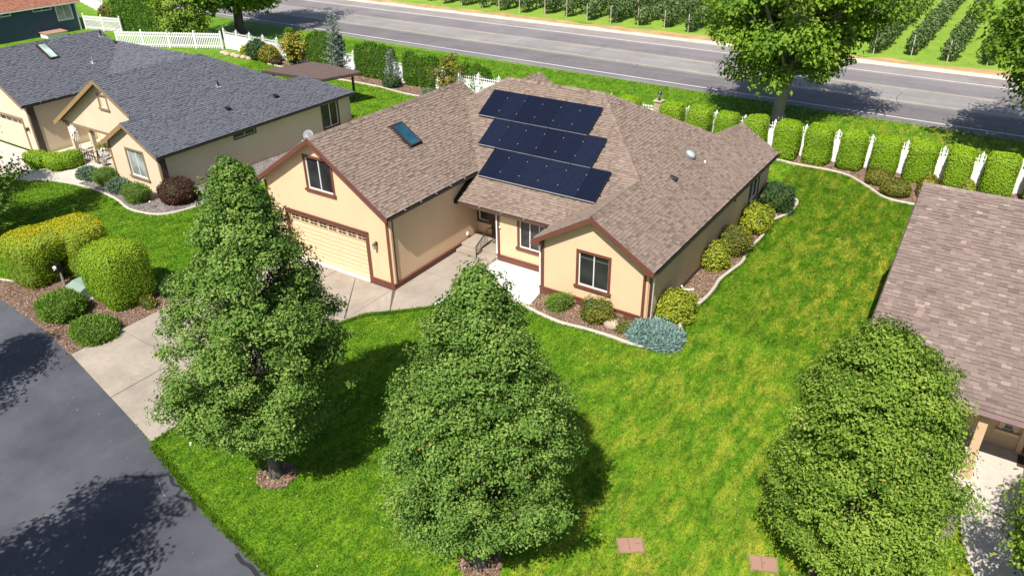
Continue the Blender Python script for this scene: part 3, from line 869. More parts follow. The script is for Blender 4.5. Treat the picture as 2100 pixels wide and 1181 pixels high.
def gutter(parent, a, b, mat, outn, clips=None):
    a, b, n = np.array(a, float), np.array(b, float), np.array(outn, float)
    mb = MB(); d = b - a
    mb.obox(a + n * 0.005 + np.array([0, 0, -0.13]), d, n * 0.10, (0, 0, 0.012))
    mb.obox(a + n * 0.093 + np.array([0, 0, -0.118]), d, n * 0.012, (0, 0, 0.108))
    mb.obox(a + n * 0.005 + np.array([0, 0, -0.118]), d, n * 0.008, (0, 0, 0.10))
    g = mb.build("gutter", mat, parent)
    if clips:
        L = np.linalg.norm(d); k = 1
        while k * clips < L:
            p = a + d * (k * clips / L)
            MB().obox(p + n * 0.0 + np.array([0, 0, -0.012]), d / L * 0.05, n * 0.12, (0, 0, 0.016)).build("gutter_clip", M['steel'], g)
            k += 1
    return g

# ================================================================== the setting
RS = -0.032                                   # the road runs slightly askew
ry = lambda y0, x: y0 + RS * x
tag(sheet("ground", [(-260, -120), (160, -120), (160, 260), (-260, 260)], 0.0, M['lawn']), kind='structure')

STREET_EDGE = smooth_line([(-90, -4.5), (-40, -8.0), (-22, -9.45), (-14.25, -9.85), (-11.48, -10.01), (-9.12, -10.26), (-7.31, -10.58), (-4.07, -11.14), (-1.24, -11.72),
               (1.5, -12.33), (4.45, -12.95), (7.39, -13.41), (13, -14.6), (22, -18.0), (34, -27)], 4)
STREET = STREET_EDGE + [(34, -70), (-90, -70)]
street = sheet("street", STREET, 0.014, M['street'])
def crack(pts, w, mat, nm):
    return ribbon(nm, smooth_line(pts, 5), w, 0.0, 0.018, mat, street, None)
crack([(0.6, -13.35), (1.25, -12.95), (1.65, -12.62), (1.62, -12.44)], 0.13, M['tar'], "tar_seam")
crack([(1.75, -12.52), (2.2, -12.72), (2.55, -12.66), (2.75, -12.95), (3.3, -12.86), (3.7, -13.05)], 0.10, M['tar'], "tar_seam")
crack([(6.0, -13.42), (6.4, -13.52), (6.7, -13.50), (7.2, -13.62)], 0.12, M['tar'], "tar_seam")
crack([(1.75, -12.9), (2.05, -13.05), (2.45, -13.18)], 0.016, M['scuff'], "scuff_mark")

# driveway: every slab between the joints is its own piece
DRIVE_ALL = [(-7.32, -10.57), (-0.06, -11.93), (-0.12, -3.4), (0.32, -2.21), (1.05, -1.52), (1.47, -1.07), (2.19, -0.33), (3.1, 0.7), (4.3, 2.0), (5.74, 2.1), (5.55, 3.2), (5.55, 4.75), (2.2, 4.75), (0, 4.3), (0, 0), (-7.32, 0)]
drive = sheet("driveway", DRIVE_ALL, 0.010, plain("joint_dirt", (0.10, 0.085, 0.07), 0.95, 0.2))
def slab(poly, mat, g=0.017):
    c = np.mean(poly, axis=0); P = np.array(poly, float)
    # shrink edges a little so the joints stay open
    Q = P + (c - P) / np.linalg.norm(c - P, axis=1)[:, None] * g * 1.4
    MB().prism([tuple(q) for q in Q], 0.0, 0.034).build("slab", mat, drive)
edge_y = lambda x: -10.57 + (x + 7.32) * (-11.93 + 10.57) / 7.26
ys = [None, -8.5, -5.8, -2.95, -0.10]
for (xa, xb) in ((-7.32, -3.45), (-3.45, -0.10)):
    for i in range(4):
        if xb > -1 and i == 3: continue
        y0a, y0b = (edge_y(xa), edge_y(xb)) if i == 0 else (ys[i], ys[i])
        slab([(xa, y0a), (xb, y0b), (xb, ys[i + 1]), (xa, ys[i + 1])], M['drive'])
slab([(-3.45, -2.95), (-0.2, -2.95), (-2.27, -0.10), (-3.45, -0.10)], M['drive'])
slab([(-0.12, -2.95), (-0.10, -0.10), (-2.27, -0.10)], M['drive'])
slab([(-0.10, -0.05), (-0.12, -3.38), (0.06, -2.72), (0.32, -2.21), (0.68, -1.82), (1.05, -1.52)], M['drive'])
slab([(0.02, 0.0), (1.05, -1.52), (1.47, -1.07), (2.19, -0.33), (2.19, 2.0), (0.02, 2.0)], M['drive'])
slab([(0.02, 2.0), (2.19, 2.0), (2.19, 4.3), (0.02, 4.3)], M['drive'])
slab([(2.2, -0.32), (3.1, 0.70), (3.75, 1.42), (3.75, 4.72), (2.2, 4.72)], M['newslab'], 0.006)
slab([(3.75, 1.42), (4.3, 1.98), (5.72, 2.08), (5.55, 3.16), (5.55, 4.72), (3.75, 4.72)], M['newslab'], 0.006)

# beds, kerbs
WING_KERB = smooth_line([(4.35, 1.98), (5.4, 1.93), (6.28, 1.72), (7.54, 1.56), (8.6, 1.68), (9.65, 1.72), (10.73, 1.70), (11.65, 1.93), (12.14, 2.5), (12.0, 3.3), (11.65, 4.1), (11.53, 5.11), (11.72, 6.19), (11.76, 7.4),
    (11.68, 8.4), (11.82, 9.56), (11.95, 10.6), (11.80, 11.9), (11.86, 13.4), (11.85, 14.23), (11.72, 15.7), (12.12, 17.0), (12.2, 17.8), (12.0, 19.2), (10.5, 19.8)], 6)
ribbon("kerb", WING_KERB, 0.15, 0.0, 0.10, M['kerb'])
BED_WING = [p for p in WING_KERB if p[0] > 5.75] + [(10.4, 19.8), (10.4, 3.3), (5.6, 3.3), (5.74, 2.1)]
sheet("flower_bed", BED_WING, 0.022, M['mulch'])
REAR_KERB = smooth_line([(-38, 25.6), (-29.45, 24.96), (-26.87, 24.98), (-23.4, 24.86), (-20.4, 24.43), (-17, 24.5), (-6, 24.8), (7, 24.95), (9.15, 24.82), (10.7, 24.60), (12.39, 24.62), (13.6, 24.3), (14.9, 23.1), (16.0, 21.98), (17.38, 21.8), (19.5, 21.9), (27, 21.7)], 5)
ribbon("kerb", REAR_KERB, 0.15, 0.0, 0.10, M['kerb'])
BED_REAR = REAR_KERB + [(27, 26.3), (-18, 26.5), (-38, 27.2)]
sheet("flower_bed", BED_REAR, 0.022, M['mulch'])
LEFT_KERB = smooth_line([(-31.5, -2.55), (-29.63, -2.38), (-27.85, -2.0), (-26.48, -1.15), (-24.34, -0.62), (-22.33, -0.49), (-20.13, -0.64), (-18.28, -1.05), (-16.65, -0.83), (-15.85, -0.19), (-15.4, 1.5), (-15.3, 6), (-15.6, 12), (-15.9, 18)], 5)
ribbon("kerb", LEFT_KERB, 0.15, 0.0, 0.09, M['kerb'])
BED_LEFT = [p for p in LEFT_KERB if p[0] > -24.6] + [(-18.2, 18), (-18.2, 1.3), (-24.5, 1.3)]
sheet("flower_bed", BED_LEFT, 0.022, M['gravelbed'])
PATH_LEFT = [p for p in LEFT_KERB if p[0] < -24.3] + [(-24.4, 1.2), (-24.4, 5.0), (-31.2, 5.0), (-31.2, 1.0), (-31.5, -2.55)]
sheet("path", PATH_LEFT, 0.026, M['path'])
DRIVE_LEFT = [(-42, -9.0), (-31.5, -9.4), (-31.3, 1.0), (-42, 1.0)]
sheet("driveway", DRIVE_LEFT, 0.018, M['path'])
BED_STREET = [(-17.6, -9.78), (-14.25, -9.88), (-11.48, -10.04), (-9.12, -10.29), (-7.33, -10.6), (-7.34, -5.3), (-9.2, -5.5), (-12.0, -5.7), (-13.6, -6.9), (-14.3, -8.05), (-15.2, -8.75), (-17.4, -9.3)]
sheet("flower_bed", BED_STREET, 0.018, M['mulch'])
ribbon("kerb", smooth_line([(-18.5, -9.35), (-16.5, -9.1), (-15.3, -8.72), (-14.4, -8.15)], 4), 0.12, 0.0, 0.07, M['kerb'])
BED_RIGHT = [(18.45, 3.4), (19.1, 3.4), (19.1, 15.5), (18.1, 15.5), (18.0, 13), (18.15, 11), (18.4, 8)]
sheet("flower_bed", BED_RIGHT, 0.02, M['mulch'])
ribbon("kerb", smooth_line([(18.6, -0.9), (18.5, 1.6), (18.45, 3.4), (18.4, 8), (18.15, 11), (18.0, 13), (18.1, 15.5)], 5), 0.12, 0.0, 0.09, M['kerb'])
PATIO = [(20.6, -0.55), (27, -0.55), (27, 2.7), (20.6, 2.7)]
patio = sheet("patio", PATIO, 0.012, plain("patio_joint", (0.12, 0.1, 0.09), 0.95, 0.1))
for xa, xb in ((20.6, 22.0), (22.0, 23.75), (23.75, 27)):
    MB().prism([(xa + 0.012, -0.54), (xb - 0.012, -0.54), (xb - 0.012, 2.69), (xa + 0.012, 2.69)], 0.0, 0.04).build("slab", M['path'], patio)
PATH_RIGHT = smooth_line([(22.35, -0.6), (22.5, -2.0), (23.1, -3.6), (24.4, -5.2), (26.5, -6.5)], 4) + smooth_line([(27.2, -5.2), (25.2, -4.1), (24.2, -2.7), (23.75, -1.7), (23.7, -0.6)], 4)
sheet("path", PATH_RIGHT, 0.02, M['kerb'])
BED_RIGHT2 = [(20.7, -0.6), (22.3, -0.6), (22.35, -2.0), (22.0, -2.6), (20.9, -1.8)]
sheet("flower_bed", BED_RIGHT2, 0.016, M['gravelbed'])
def ring(c, r, n=20, seed=0):
    R = random.Random(seed); return [(c[0] + r * R.uniform(0.92, 1.08) * math.cos(6.2832 * k / n), c[1] + r * R.uniform(0.92, 1.08) * math.sin(6.2832 * k / n)) for k in range(n)]
TREE_RINGS = [ring((4.57, -10.74), 0.62, seed=1), ring((11.84, -10.03), 0.60, seed=2), ring((19.85, -5.35), 0.6, seed=3)]
for p in TREE_RINGS: sheet("tree_bed", p, 0.02, M['mulch'])

# the country road behind
XA, XB = -160, 90
strip = lambda a, b: [(XA, ry(a, XA)), (XB, ry(a, XB)), (XB, ry(b, XB)), (XA, ry(b, XA))]
road = sheet("road", strip(36.95, 53.6), 0.010, M['road'])
def stripe(y0, w, mat, xa=XA, xb=XB, nm="road_line"):
    ribbon(nm, [(xa, ry(y0, xa)), (xb, ry(y0, xb))], w, 0.0, 0.014, mat, road, None)
stripe(38.2, 0.13, M['line']); stripe(50.7, 0.13, M['line'])
stripe(42.55, 0.11, M['yellow']); stripe(46.4, 0.11, M['yellow'])
x = -150.0
while x < 80:
    stripe(42.85, 0.10, M['yellow'], x, x + 3.0); stripe(46.1, 0.10, M['yellow'], x, x + 3.0); x += 12.0
for k in range(13):
    xx = -60 + k * 7.4 + R0.uniform(-1, 1); a = R0.uniform(37.2, 44); b = a + R0.uniform(1.5, 6)
    ribbon("road_crack", smooth_line([(xx, ry(a, xx)), (xx + R0.uniform(-.3, .3), ry((a * 2 + b) / 3, xx)), (xx + R0.uniform(-.4, .4), ry((a + 2 * b) / 3, xx)), (xx + R0.uniform(-.3, .3), ry(min(b, 53), xx))], 3), 0.035, 0.0, 0.0135, M['tar'], road, None)
def wavy(y0, amp, seed):
    R = random.Random(seed); pts = []; xx = XA
    while xx <= XB: pts.append((xx, ry(y0, xx) + R.gauss(0, amp))); xx += 2.0
    return pts
sheet("road_shoulder", wavy(53.3, 0.05, 1) + wavy(54.75, 0.16, 2)[::-1], 0.016, M['chalk'])
sheet("dirt_strip", wavy(54.4, 0.1, 3) + wavy(56.3, 0.35, 4)[::-1], 0.012, M['dirt'])
sheet("vineyard_ground", wavy(55.7, 0.45, 5) + [(XB, 200), (XA, 200)], 0.006, M['field'])

# ================================================================== main house
E0, SL = 2.67, 0.60
house = thing("house", "peach stucco single-storey house with brown shingle roof and solar panels", "house", (0, 0, 0))
GS = (6.34 - 3.65) / 4.13
F_ = (E0 - SL * 4.45, 0.0, SL); R_ = (E0 + SL * 10.83, -SL, 0.0); L_ = (E0 + SL * 8.03, SL, 0.0); B_ = (E0 + SL * 17.81, 0.0, -SL)
GR = (6.34 - GS * 3.85, -GS, 0.0); GL = (6.34 + GS * 3.85, GS, 0.0)
WL = (E0 - SL * 5.29, SL, 0.0); RGL = (E0 - SL * 6.57, SL, 0.0); RR = (E0 - SL * 0.51, -SL, 0.0)
planes = [
    ([(0.25, 4.45), (5.29, 4.45), (8.06, 7.22), (4.15, 11.13), (-1.35, 11.13), (-2.92, 9.56), (0.25, 6.14)], *F_),
    ([(10.83, 2.84), (10.83, 18.55), (8.7, 18.55), (8.7, 15.68), (4.15, 11.13), (8.06, 7.22), (8.06, 2.84)], *R_),
    ([(-1.35, 11.13), (4.15, 11.13), (8.7, 15.68), (6.57, 17.81), (-0.51, 17.81), (-4.27, 14.05)], *B_),
    ([(-8.03, 10.45), (-2.92, 10.45), (-2.92, 9.56), (-1.35, 11.13), (-4.27, 14.05), (-4.27, 18.9), (-8.03, 18.9)], *L_),
    ([(0.28, -0.36), (0.28, 6.083), (-2.92, 9.56), (-2.92, 10.45), (-3.85, 10.45), (-3.85, -0.36)], *GR),
    ([(-7.98, -0.36), (-3.85, -0.36), (-3.85, 10.45), (-7.98, 10.45)], *GL),
    ([(5.29, 2.84), (8.06, 2.84), (8.06, 7.22), (5.29, 4.45)], *WL),
    ([(6.57, 17.81), (8.7, 15.68), (8.7, 18.55), (6.57, 18.55)], *RGL),
    ([(-0.51, 17.81), (-0.51, 18.9), (-4.27, 18.9), (-4.27, 14.05)], *RR),
]
def zr(pl, x, y): return pl[0] + pl[1] * x + pl[2] * y
P3 = lambda x, y, pl: (x, y, zr(pl, x, y))
caps = [(P3(-3.85, -0.36, GR), P3(-3.85, 10.45, GR)), (P3(-1.35, 11.13, F_), P3(4.15, 11.13, F_)), (P3(8.06, 7.22, R_), P3(4.15, 11.13, R_)),
        (P3(8.06, 2.84, R_), P3(8.06, 7.22, R_)), (P3(-2.92, 9.56, F_), P3(-1.35, 11.13, F_)), (P3(8.7, 15.68, R_), P3(4.15, 11.13, R_)),
        (P3(8.7, 18.55, R_), P3(8.7, 15.68, R_)), (P3(-4.27, 18.9, RR), P3(-4.27, 14.05, RR)), (P3(-4.27, 14.05, L_), P3(-1.35, 11.13, L_))]
roof(house, planes, caps, M['sh_brown'], 3, near=lambda c: not (c[1] > 11.2 and c[0] < 5))
# shaded gap between garage wall and lower roof, put in as a black strip
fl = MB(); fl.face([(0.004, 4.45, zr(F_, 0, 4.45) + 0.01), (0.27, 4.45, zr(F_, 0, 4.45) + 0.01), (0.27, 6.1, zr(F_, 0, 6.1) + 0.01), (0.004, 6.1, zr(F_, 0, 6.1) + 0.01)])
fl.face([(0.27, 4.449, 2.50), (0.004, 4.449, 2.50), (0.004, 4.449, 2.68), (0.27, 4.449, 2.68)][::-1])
fl.build("flashing_or_shade", M['black'], house)

X_, Y_, Z_ = np.array([1., 0, 0]), np.array([0, 1., 0]), np.array([0, 0, 1.])
wb = MB()
# garage block
GU = 7.58
gpoly = [(0, 0), (GU, 0), (GU, zr(GR, 0, 0) - 0.13), (GU - 3.85, 6.34 - 0.13), (0, zr(GL, -7.58, 0) - 0.13)]
DOOR = (1.30, 6.18, 0.0, 2.32)         # u from the left corner
GWIN = (2.98, 4.52, 3.83, 5.30)
wall(wb, (-7.58, 0, 0), X_, -Y_, gpoly, [DOOR, GWIN], 0.14)
wall(wb, (0, 0, 0), Y_, X_, [(0, 0), (6.6, 0), (6.6, 3.72), (0, 3.72)], [], 0.1)
wall(wb, (-7.58, 18.5, 0), -Y_, -X_, [(0, 0), (18.5, 0), (18.5, 3.7), (8.3, 3.7), (8.3, 2.8), (0, 2.8)] and [(0, 0), (18.5, 0), (18.5, 2.85), (0, 2.85)], [], 0.1)
wall(wb, (-7.58, 10.2, 2.8), -Y_, -X_, [(0, 0), (10.2, 0), (10.2, 0.95), (0, 0.95)], [], 0.1)
wall(wb, (0, 10.2, 2.6), -X_, Y_, [(0, 0), (7.58, 0), (7.58, 0.97), (3.85, 3.6), (0, 0.97)], [], 0.1)
# entry: front wall, recessed door wall
EWIN = (1.21, 2.78, 1.02, 2.42)
wall(wb, (2.25, 4.75, 0), X_, -Y_, [(0, 0), (3.33, 0), (3.33, 2.75), (0, 2.75)], [EWIN], 0.12)
wall(wb, (2.25, 6.25, 0), -Y_, -X_, [(0, 0), (1.5, 0), (1.5, 3.0), (0, 3.0)], [], 0.1)
SIDEL = (0.10, 0.72, 1.02, 2.20); EDOOR = (0.98, 2.02, 0.36, 2.42)
wall(wb, (0, 6.25, 0), X_, -Y_, [(0, 0), (2.25, 0), (2.25, 3.2), (0, 3.2)], [SIDEL, EDOOR], 0.10)
# wing
WU = 4.97
WWIN = (1.80, 3.17, 1.00, 2.52)
wall(wb, (5.58, 3.20, 0), X_, -Y_, [(0, 0), (WU, 0), (WU, zr(R_, 10.55, 0) - 0.13), (8.06 - 5.58, zr(R_, 8.06, 0) - 0.13), (0, zr(WL, 5.58, 0) - 0.13)], [WWIN], 0.12)
wall(wb, (5.58, 4.75, 0), -Y_, -X_, [(0, 0), (1.55, 0), (1.55, 2.75), (0, 2.75)], [], 0.1)
RWIN = (12.05, 13.30, 0.95, 2.25)
wall(wb, (10.55, 3.20, 0), Y_, X_, [(0, 0), (15.05, 0), (15.05, 2.76), (0, 2.76)], [RWIN], 0.12)
wall(wb, (10.55, 18.25, 0), -X_, Y_, [(0, 0), (3.7, 0), (3.7, 2.7), (1.85, 3.80), (0, 2.7)], [], 0.1)
wall(wb, (6.85, 17.5, 0), -X_, Y_, [(0, 0), (7.6, 0), (7.6, 2.7), (0, 2.7)], [], 0.1)
wall(wb, (-0.75, 18.5, 0), -X_, Y_, [(0, 0), (6.83, 0), (6.83, 2.75), (3.5, 4.75), (0, 2.75)], [], 0.1)
wb.build("wall", M['stucco'], house)

# trims: plinth, corner boards
def board(x0, x1, y0, y1, z0, z1, nm, mat): return MB().box(x0, x1, y0, y1, z0, z1).build(nm, M[mat], house)
board(-7.62, -6.45, -0.055, -0.002, 0.03, 0.27, "plinth", 'brown'); board(-7.64, -6.43, -0.085, -0.003, 0.272, 0.325, "plinth_cap", 'brown')
board(-1.24, 0.055, -0.055, -0.002, 0.03, 0.27, "plinth", 'brown'); board(-1.26, 0.085, -0.085, -0.003, 0.272, 0.325, "plinth_cap", 'brown')
board(0.002, 0.055, 0.0, 6.2, 0.03, 0.27, "plinth", 'brown'); board(0.003, 0.085, 0.0, 6.2, 0.272, 0.325, "plinth_cap", 'brown')
board(2.22, 5.55, 4.695, 4.748, 0.06, 0.30, "plinth", 'brown'); board(2.20, 5.55, 4.665, 4.747, 0.302, 0.355, "plinth_cap", 'brown')
board(5.53, 10.60, 3.145, 3.198, 0.08, 0.34, "plinth", 'brown'); board(5.51, 10.63, 3.115, 3.197, 0.342, 0.40, "plinth_cap", 'brown')
board(5.527, 5.578, 3.20, 4.69, 0.08, 0.34, "plinth", 'brown')
board(10.552, 10.60, 3.2, 18.2, 0.06, 0.16, "plinth", 'umber')
board(-0.16, -0.02, -0.040, -0.002, 0.328, 3.46, "corner_board", 'brown'); board(0.002, 0.035, 0.12, 0.24, 0.328, 3.48, "corner_board", 'brown')
MB().box(0.004, 0.075, 0.01, 0.105, 0.33, 3.45).build("downspout", M['tan'], house)
board(-7.60, -7.48, -0.040, -0.002, 0.328, 3.62, "corner_board", 'brown')
board(2.255, 2.375, 4.712, 4.748, 0.358, 2.60, "corner_board", 'brown'); MB().box(2.19, 2.248, 4.70, 4.78, 0.05, 2.62).build("downspout", M['vinyl'], house)
board(5.585, 5.72, 3.162, 3.198, 0.402, 2.62, "corner_board", 'brown'); MB().box(5.50, 5.57, 3.15, 3.23, 0.42, 2.5).build("downspout", M['whitepaint'], house)
board(10.28, 10.41, 3.162, 3.198, 0.402, 2.62, "corner_board", 'brown'); MB().box(10.43, 10.53, 3.13, 3.198, 0.402, 2.45).build("downspout", M['tan'], house)
board(10.552, 10.585, 3.22, 3.34, 0.402, 2.60, "corner_board", 'brown')
# rain chain with its links
rc = MB().tube([(10.80, 3.02, 2.5), (10.80, 3.02, 2.46)], [0.02, 0.02], 6).build("rain_chain", M['steel'], house)
lk = MB(); lk.lathe((0, 0, 0), [(0.012, -0.035), (0.032, -0.02), (0.032, 0.02), (0.012, 0.035)], 8); lkm = lk.data("link", M['steel'])
for k in range(26): inst("link", lkm, rc, (10.80 - 0.001 * k, 3.02, 2.44 - 0.085 * k))

# rakes and fascia
rake_board(house, (0.30, -0.38, zr(GR, 0.30, 0)), (-3.85, -0.38, 6.34), M['brown'])
rake_board(house, (-8.0, -0.38, zr(GL, -8.0, 0)), (-3.85, -0.38, 6.34), M['brown'])
rake_board(house, (10.85, 2.82, zr(R_, 10.85, 0)), (8.06, 2.82, zr(R_, 8.06, 0)), M['brown'])
rake_board(house, (5.27, 2.82, zr(WL, 5.27, 0)), (8.06, 2.82, zr(R_, 8.06, 0)), M['brown'])
sf = MB()
def soffit(a, b, c, d): sf.face([a, b, c, d])
for (xa, za, xb, zb, y0, y1) in ((0.28, zr(GR, .28, 0), -3.85, 6.34, -0.36, -0.001), (-7.98, zr(GL, -7.98, 0), -3.85, 6.34, -0.36, -0.001),
                                 (10.83, zr(R_, 10.83, 0), 8.06, zr(R_, 8.06, 0), 2.84, 3.199), (5.29, zr(WL, 5.29, 0), 8.06, zr(R_, 8.06, 0), 2.84, 3.199)):
    soffit((xa, y0, za - 0.125), (xb, y0, zb - 0.125), (xb, y1, zb - 0.125), (xa, y1, za - 0.125))
sf.build("soffit", M['soffit'], house)
# boxed rake returns at the eave corners
def cornice(pts, y0, y1):
    mb = MB(); n = len(pts)
    mb.mesh([(x, y0, z) for x, z in pts] + [(x, y1, z) for x, z in pts], [tuple(range(n)), tuple(range(n, 2 * n))[::-1]] + [(i, n + i, n + (i + 1) % n, (i + 1) % n) for i in range(n)])
    mb.build("eave_return", M['brown'], house)
cornice([(10.84, 2.50), (10.84, 2.63), (10.42, 2.87), (10.42, 2.50)], 2.805, 3.15)
cornice([(5.28, 2.50), (5.28, 2.63), (5.70, 2.87), (5.70, 2.50)], 2.805, 3.15)
gutter(house, (0.28, -0.34, zr(GR, .28, 0) + 0.0), (0.28, 6.05, zr(GR, .28, 0)), M['gutter2'], (1, 0, 0), 1.05)
gutter(house, (0.30, 4.45, E0), (5.05, 4.45, E0), M['gutter'], (0, -1, 0), 1.2)
gutter(house, (10.83, 3.02, E0), (10.83, 18.5, E0), M['gutter2'], (1, 0, 0))
gutter(house, (5.29, 3.0, E0), (5.29, 4.3, E0), M['gutter'], (-1, 0, 0))
board(0.26, 5.2, 4.47, 4.49, E0 - 0.17, E0 - 0.10, "fascia", 'brown')

# garage door: lap panels, windows with muntins, brown casing
gd = MB().box(-6.26, -1.42, 0.10, 0.13, 0.03, 2.30).build("garage_door", M['doorpaint'], house)
pm = MB(); pw = 4.80 / 8 - 0.05
pm.mesh([(-pw / 2, 0, -0.085), (pw / 2, 0, -0.085), (pw / 2, 0, 0.085), (-pw / 2, 0, 0.085), (-pw / 2 + .035, -0.012, -0.055), (pw / 2 - .035, -0.012, -0.055), (pw / 2 - .035, -0.012, 0.055), (-pw / 2 + .035, -0.012, 0.055)],
        [(4, 5, 6, 7), (0, 1, 5, 4), (1, 2, 6, 5), (2, 3, 7, 6), (3, 0, 4, 7)])
pmd = pm.data("door_panel", M['doorpaint'])
for r in range(8):
    for k in range(8):
        inst("door_panel", pmd, gd, (-6.24 + 4.80 * (k + 0.5) / 8, 0.0985, 0.17 + r * 0.218))
for z in (0.57, 1.03, 1.47, 1.90): MB().box(-6.25, -1.43, 0.0975, 0.0995, z - 0.006, z + 0.006).build("door_seam", M['taupe'], gd)
gw = 4.80 / 8
for k in range(8):
    xa = -6.24 + gw * k + 0.07; xb = xa + gw - 0.14
    pane = MB().box(xa, xb, 0.088, 0.098, 1.97, 2.22).build("door_window", M['glass'], gd)
    mu = MB().box((xa + xb) / 2 - 0.012, (xa + xb) / 2 + 0.012, 0.072, 0.087, 1.97, 2.22); mu.box(xa, (xa + xb) / 2 - 0.014, 0.075, 0.087, 2.085, 2.105); mu.box((xa + xb) / 2 + 0.014, xb, 0.075, 0.087, 2.085, 2.105)
    mu.box(xa - 0.03, xa, 0.07, 0.09, 1.94, 2.25); mu.box(xb, xb + 0.03, 0.07, 0.09, 1.94, 2.25); mu.box(xa, xb, 0.07, 0.09, 1.94, 1.97); mu.box(xa, xb, 0.07, 0.09, 2.22, 2.25)
    mu.build("muntin", M['doorpaint'], gd)
board(-6.47, -6.29, -0.045, 0.095, 0.02, 2.50, "door_casing", 'brown'); board(-1.41, -1.23, -0.045, 0.095, 0.02, 2.50, "door_casing", 'brown'); board(-6.29, -1.41, -0.045, 0.095, 2.31, 2.50, "door_casing", 'brown')
board(-6.49, -1.21, -0.075, -0.046, 2.45, 2.53, "door_casing", 'brown')
board(-6.28, -1.42, -0.10, 0.09, 0.02, 0.045, "door_sill", 'newslab')
window(house, (-7.58, 0, 0), X_, -Y_, *GWIN, 'brown')
window(house, (2.25, 4.75, 0), X_, -Y_, *EWIN, 'brown', split=2)
window(house, (5.58, 3.20, 0), X_, -Y_, *WWIN, 'brown', grille=True)
window(house, (10.55, 3.20, 0), Y_, X_, *RWIN, 'umber', sill=False)
window(house, (0, 6.25, 0), X_, -Y_, *SIDEL, 'umber', split=0, sill=False, casing=0.12)
# front door with glass storm door
fd = MB().box(0.99, 2.01, 6.31, 6.35, 0.37, 2.41).build("front_door", M['umber'], house)
MB().box(1.10, 1.42, 6.292, 6.308, 0.55, 2.30).build("pane", M['glass'], fd); MB().box(1.58, 1.90, 6.292, 6.308, 0.55, 2.30).build("pane", M['glass'], fd)
MB().box(1.45, 1.475, 6.27, 6.308, 0.40, 2.40).build("door_stile", M['vinyl'], fd); MB().box(1.525, 1.55, 6.27, 6.308, 0.40, 2.40).build("door_stile", M['vinyl'], fd)
MB().box(0.86, 0.98, 6.205, 6.249, 0.36, 2.50).build("door_trim", M['umber'], fd); MB().box(2.02, 2.14, 6.205, 6.249, 0.36, 2.50).build("door_trim", M['umber'], fd)
MB().lathe((1.93, 6.285, 1.35), [(0.01, -0.03), (0.03, -0.015), (0.03, 0.015), (0.01, 0.03)], 10).build("door_knob", M['steel'], fd)
# steps and landing
st = MB().box(0.09, 2.16, 4.76, 6.24, 0.02, 0.365).build("landing", M['drive'], house, bevel=0.012)
MB().box(0.09, 2.20, 4.30, 4.755, 0.02, 0.195).build("step", M['drive'], house, bevel=0.012)
# railing
rl = MB(); pts = [(1.32, 4.28, 0.10), (1.32, 4.28, 0.66), (1.32, 5.30, 1.18), (1.45, 5.46, 1.22), (2.18, 5.46, 1.22)]
rl.tube(pts[:2], [0.028, 0.028], 6); rl.tube(pts[1:], [0.03, 0.03, 0.03, 0.03], 6)
rl.tube([(1.32, 4.28, 0.24), (1.32, 4.78, 0.44), (1.32, 5.46, 0.50), (2.18, 5.46, 0.50)], [0.022] * 4, 6)
rail = rl.build("railing", M['dkmetal'], house)
bal = MB().tube([(0, 0, 0), (0, 0, 1)], [0.014, 0.014], 5).data("baluster", M['dkmetal'])
for k in range(8):
    t = (k + 1) / 9; y = 4.28 + t * 1.02
    b = inst("baluster", bal, rail, (1.32, y, 0.26 + t * 0.20)); b.scale = (1, 1, (0.66 + t * 0.52) - (0.26 + t * 0.20))
for k in range(6):
    b = inst("baluster", bal, rail, (1.45 + k * 0.13, 5.46, 0.50)); b.scale = (1, 1, 0.72)
# downspout elbow lying by the plinth
MB().tube([(10.64, 6.55, 0.30), (10.70, 6.62, 0.12), (10.95, 6.85, 0.06), (11.05, 6.95, 0.06)], [0.045] * 4, 8).build("downspout_elbow", M['vinyl'], house)

# wall lanterns, spotlights (each fixed to the house: parts)
def lantern(x, y, z):
    p = MB().box(x - 0.06, x + 0.06, y - 0.025, y - 0.002, z - 0.09, z + 0.09); p.tube([(x, y - .02, z), (x, y - 0.10, z + 0.12), (x, y - 0.17, z + 0.06)], [0.014] * 3, 6)
    p.lathe((x, y - 0.17, z - 0.20), [(0.02, 0), (0.06, 0.02), (0.085, 0.20), (0.095, 0.215), (0.02, 0.29)], 8)
    q = p.build("wall_lantern", M['dkmetal'], house)
    MB().lathe((x, y - 0.17, z - 0.165), [(0.066, 0), (0.086, 0.15)], 8).build("lantern_glass", M['curtain'], q)
lantern(-0.80, 0.0, 2.08); lantern(-6.98, 0.0, 2.08)
MB().box(0.002, 0.09, 5.30, 5.40, 0.52, 0.66).build("outlet_cover", M['vinyl'], house)
MB().lathe((2.42, 4.70, 1.78), [(0.02, -0.05), (0.045, -0.03), (0.045, 0.03), (0.02, 0.05)], 8).build("sensor_light", M['vinyl'], house)
MB().box(10.552, 10.62, 12.75, 12.85, 1.95, 2.12).build("vent_cover", M['umber'], house)
for (xx, yy) in ((7.15, 3.14), (9.35, 3.14)):
    fv = MB().box(xx - 0.22, xx + 0.22, yy - 0.04, yy + 0.002, 0.10, 0.24); fv.build("crawl_vent", M['taupe'], house)

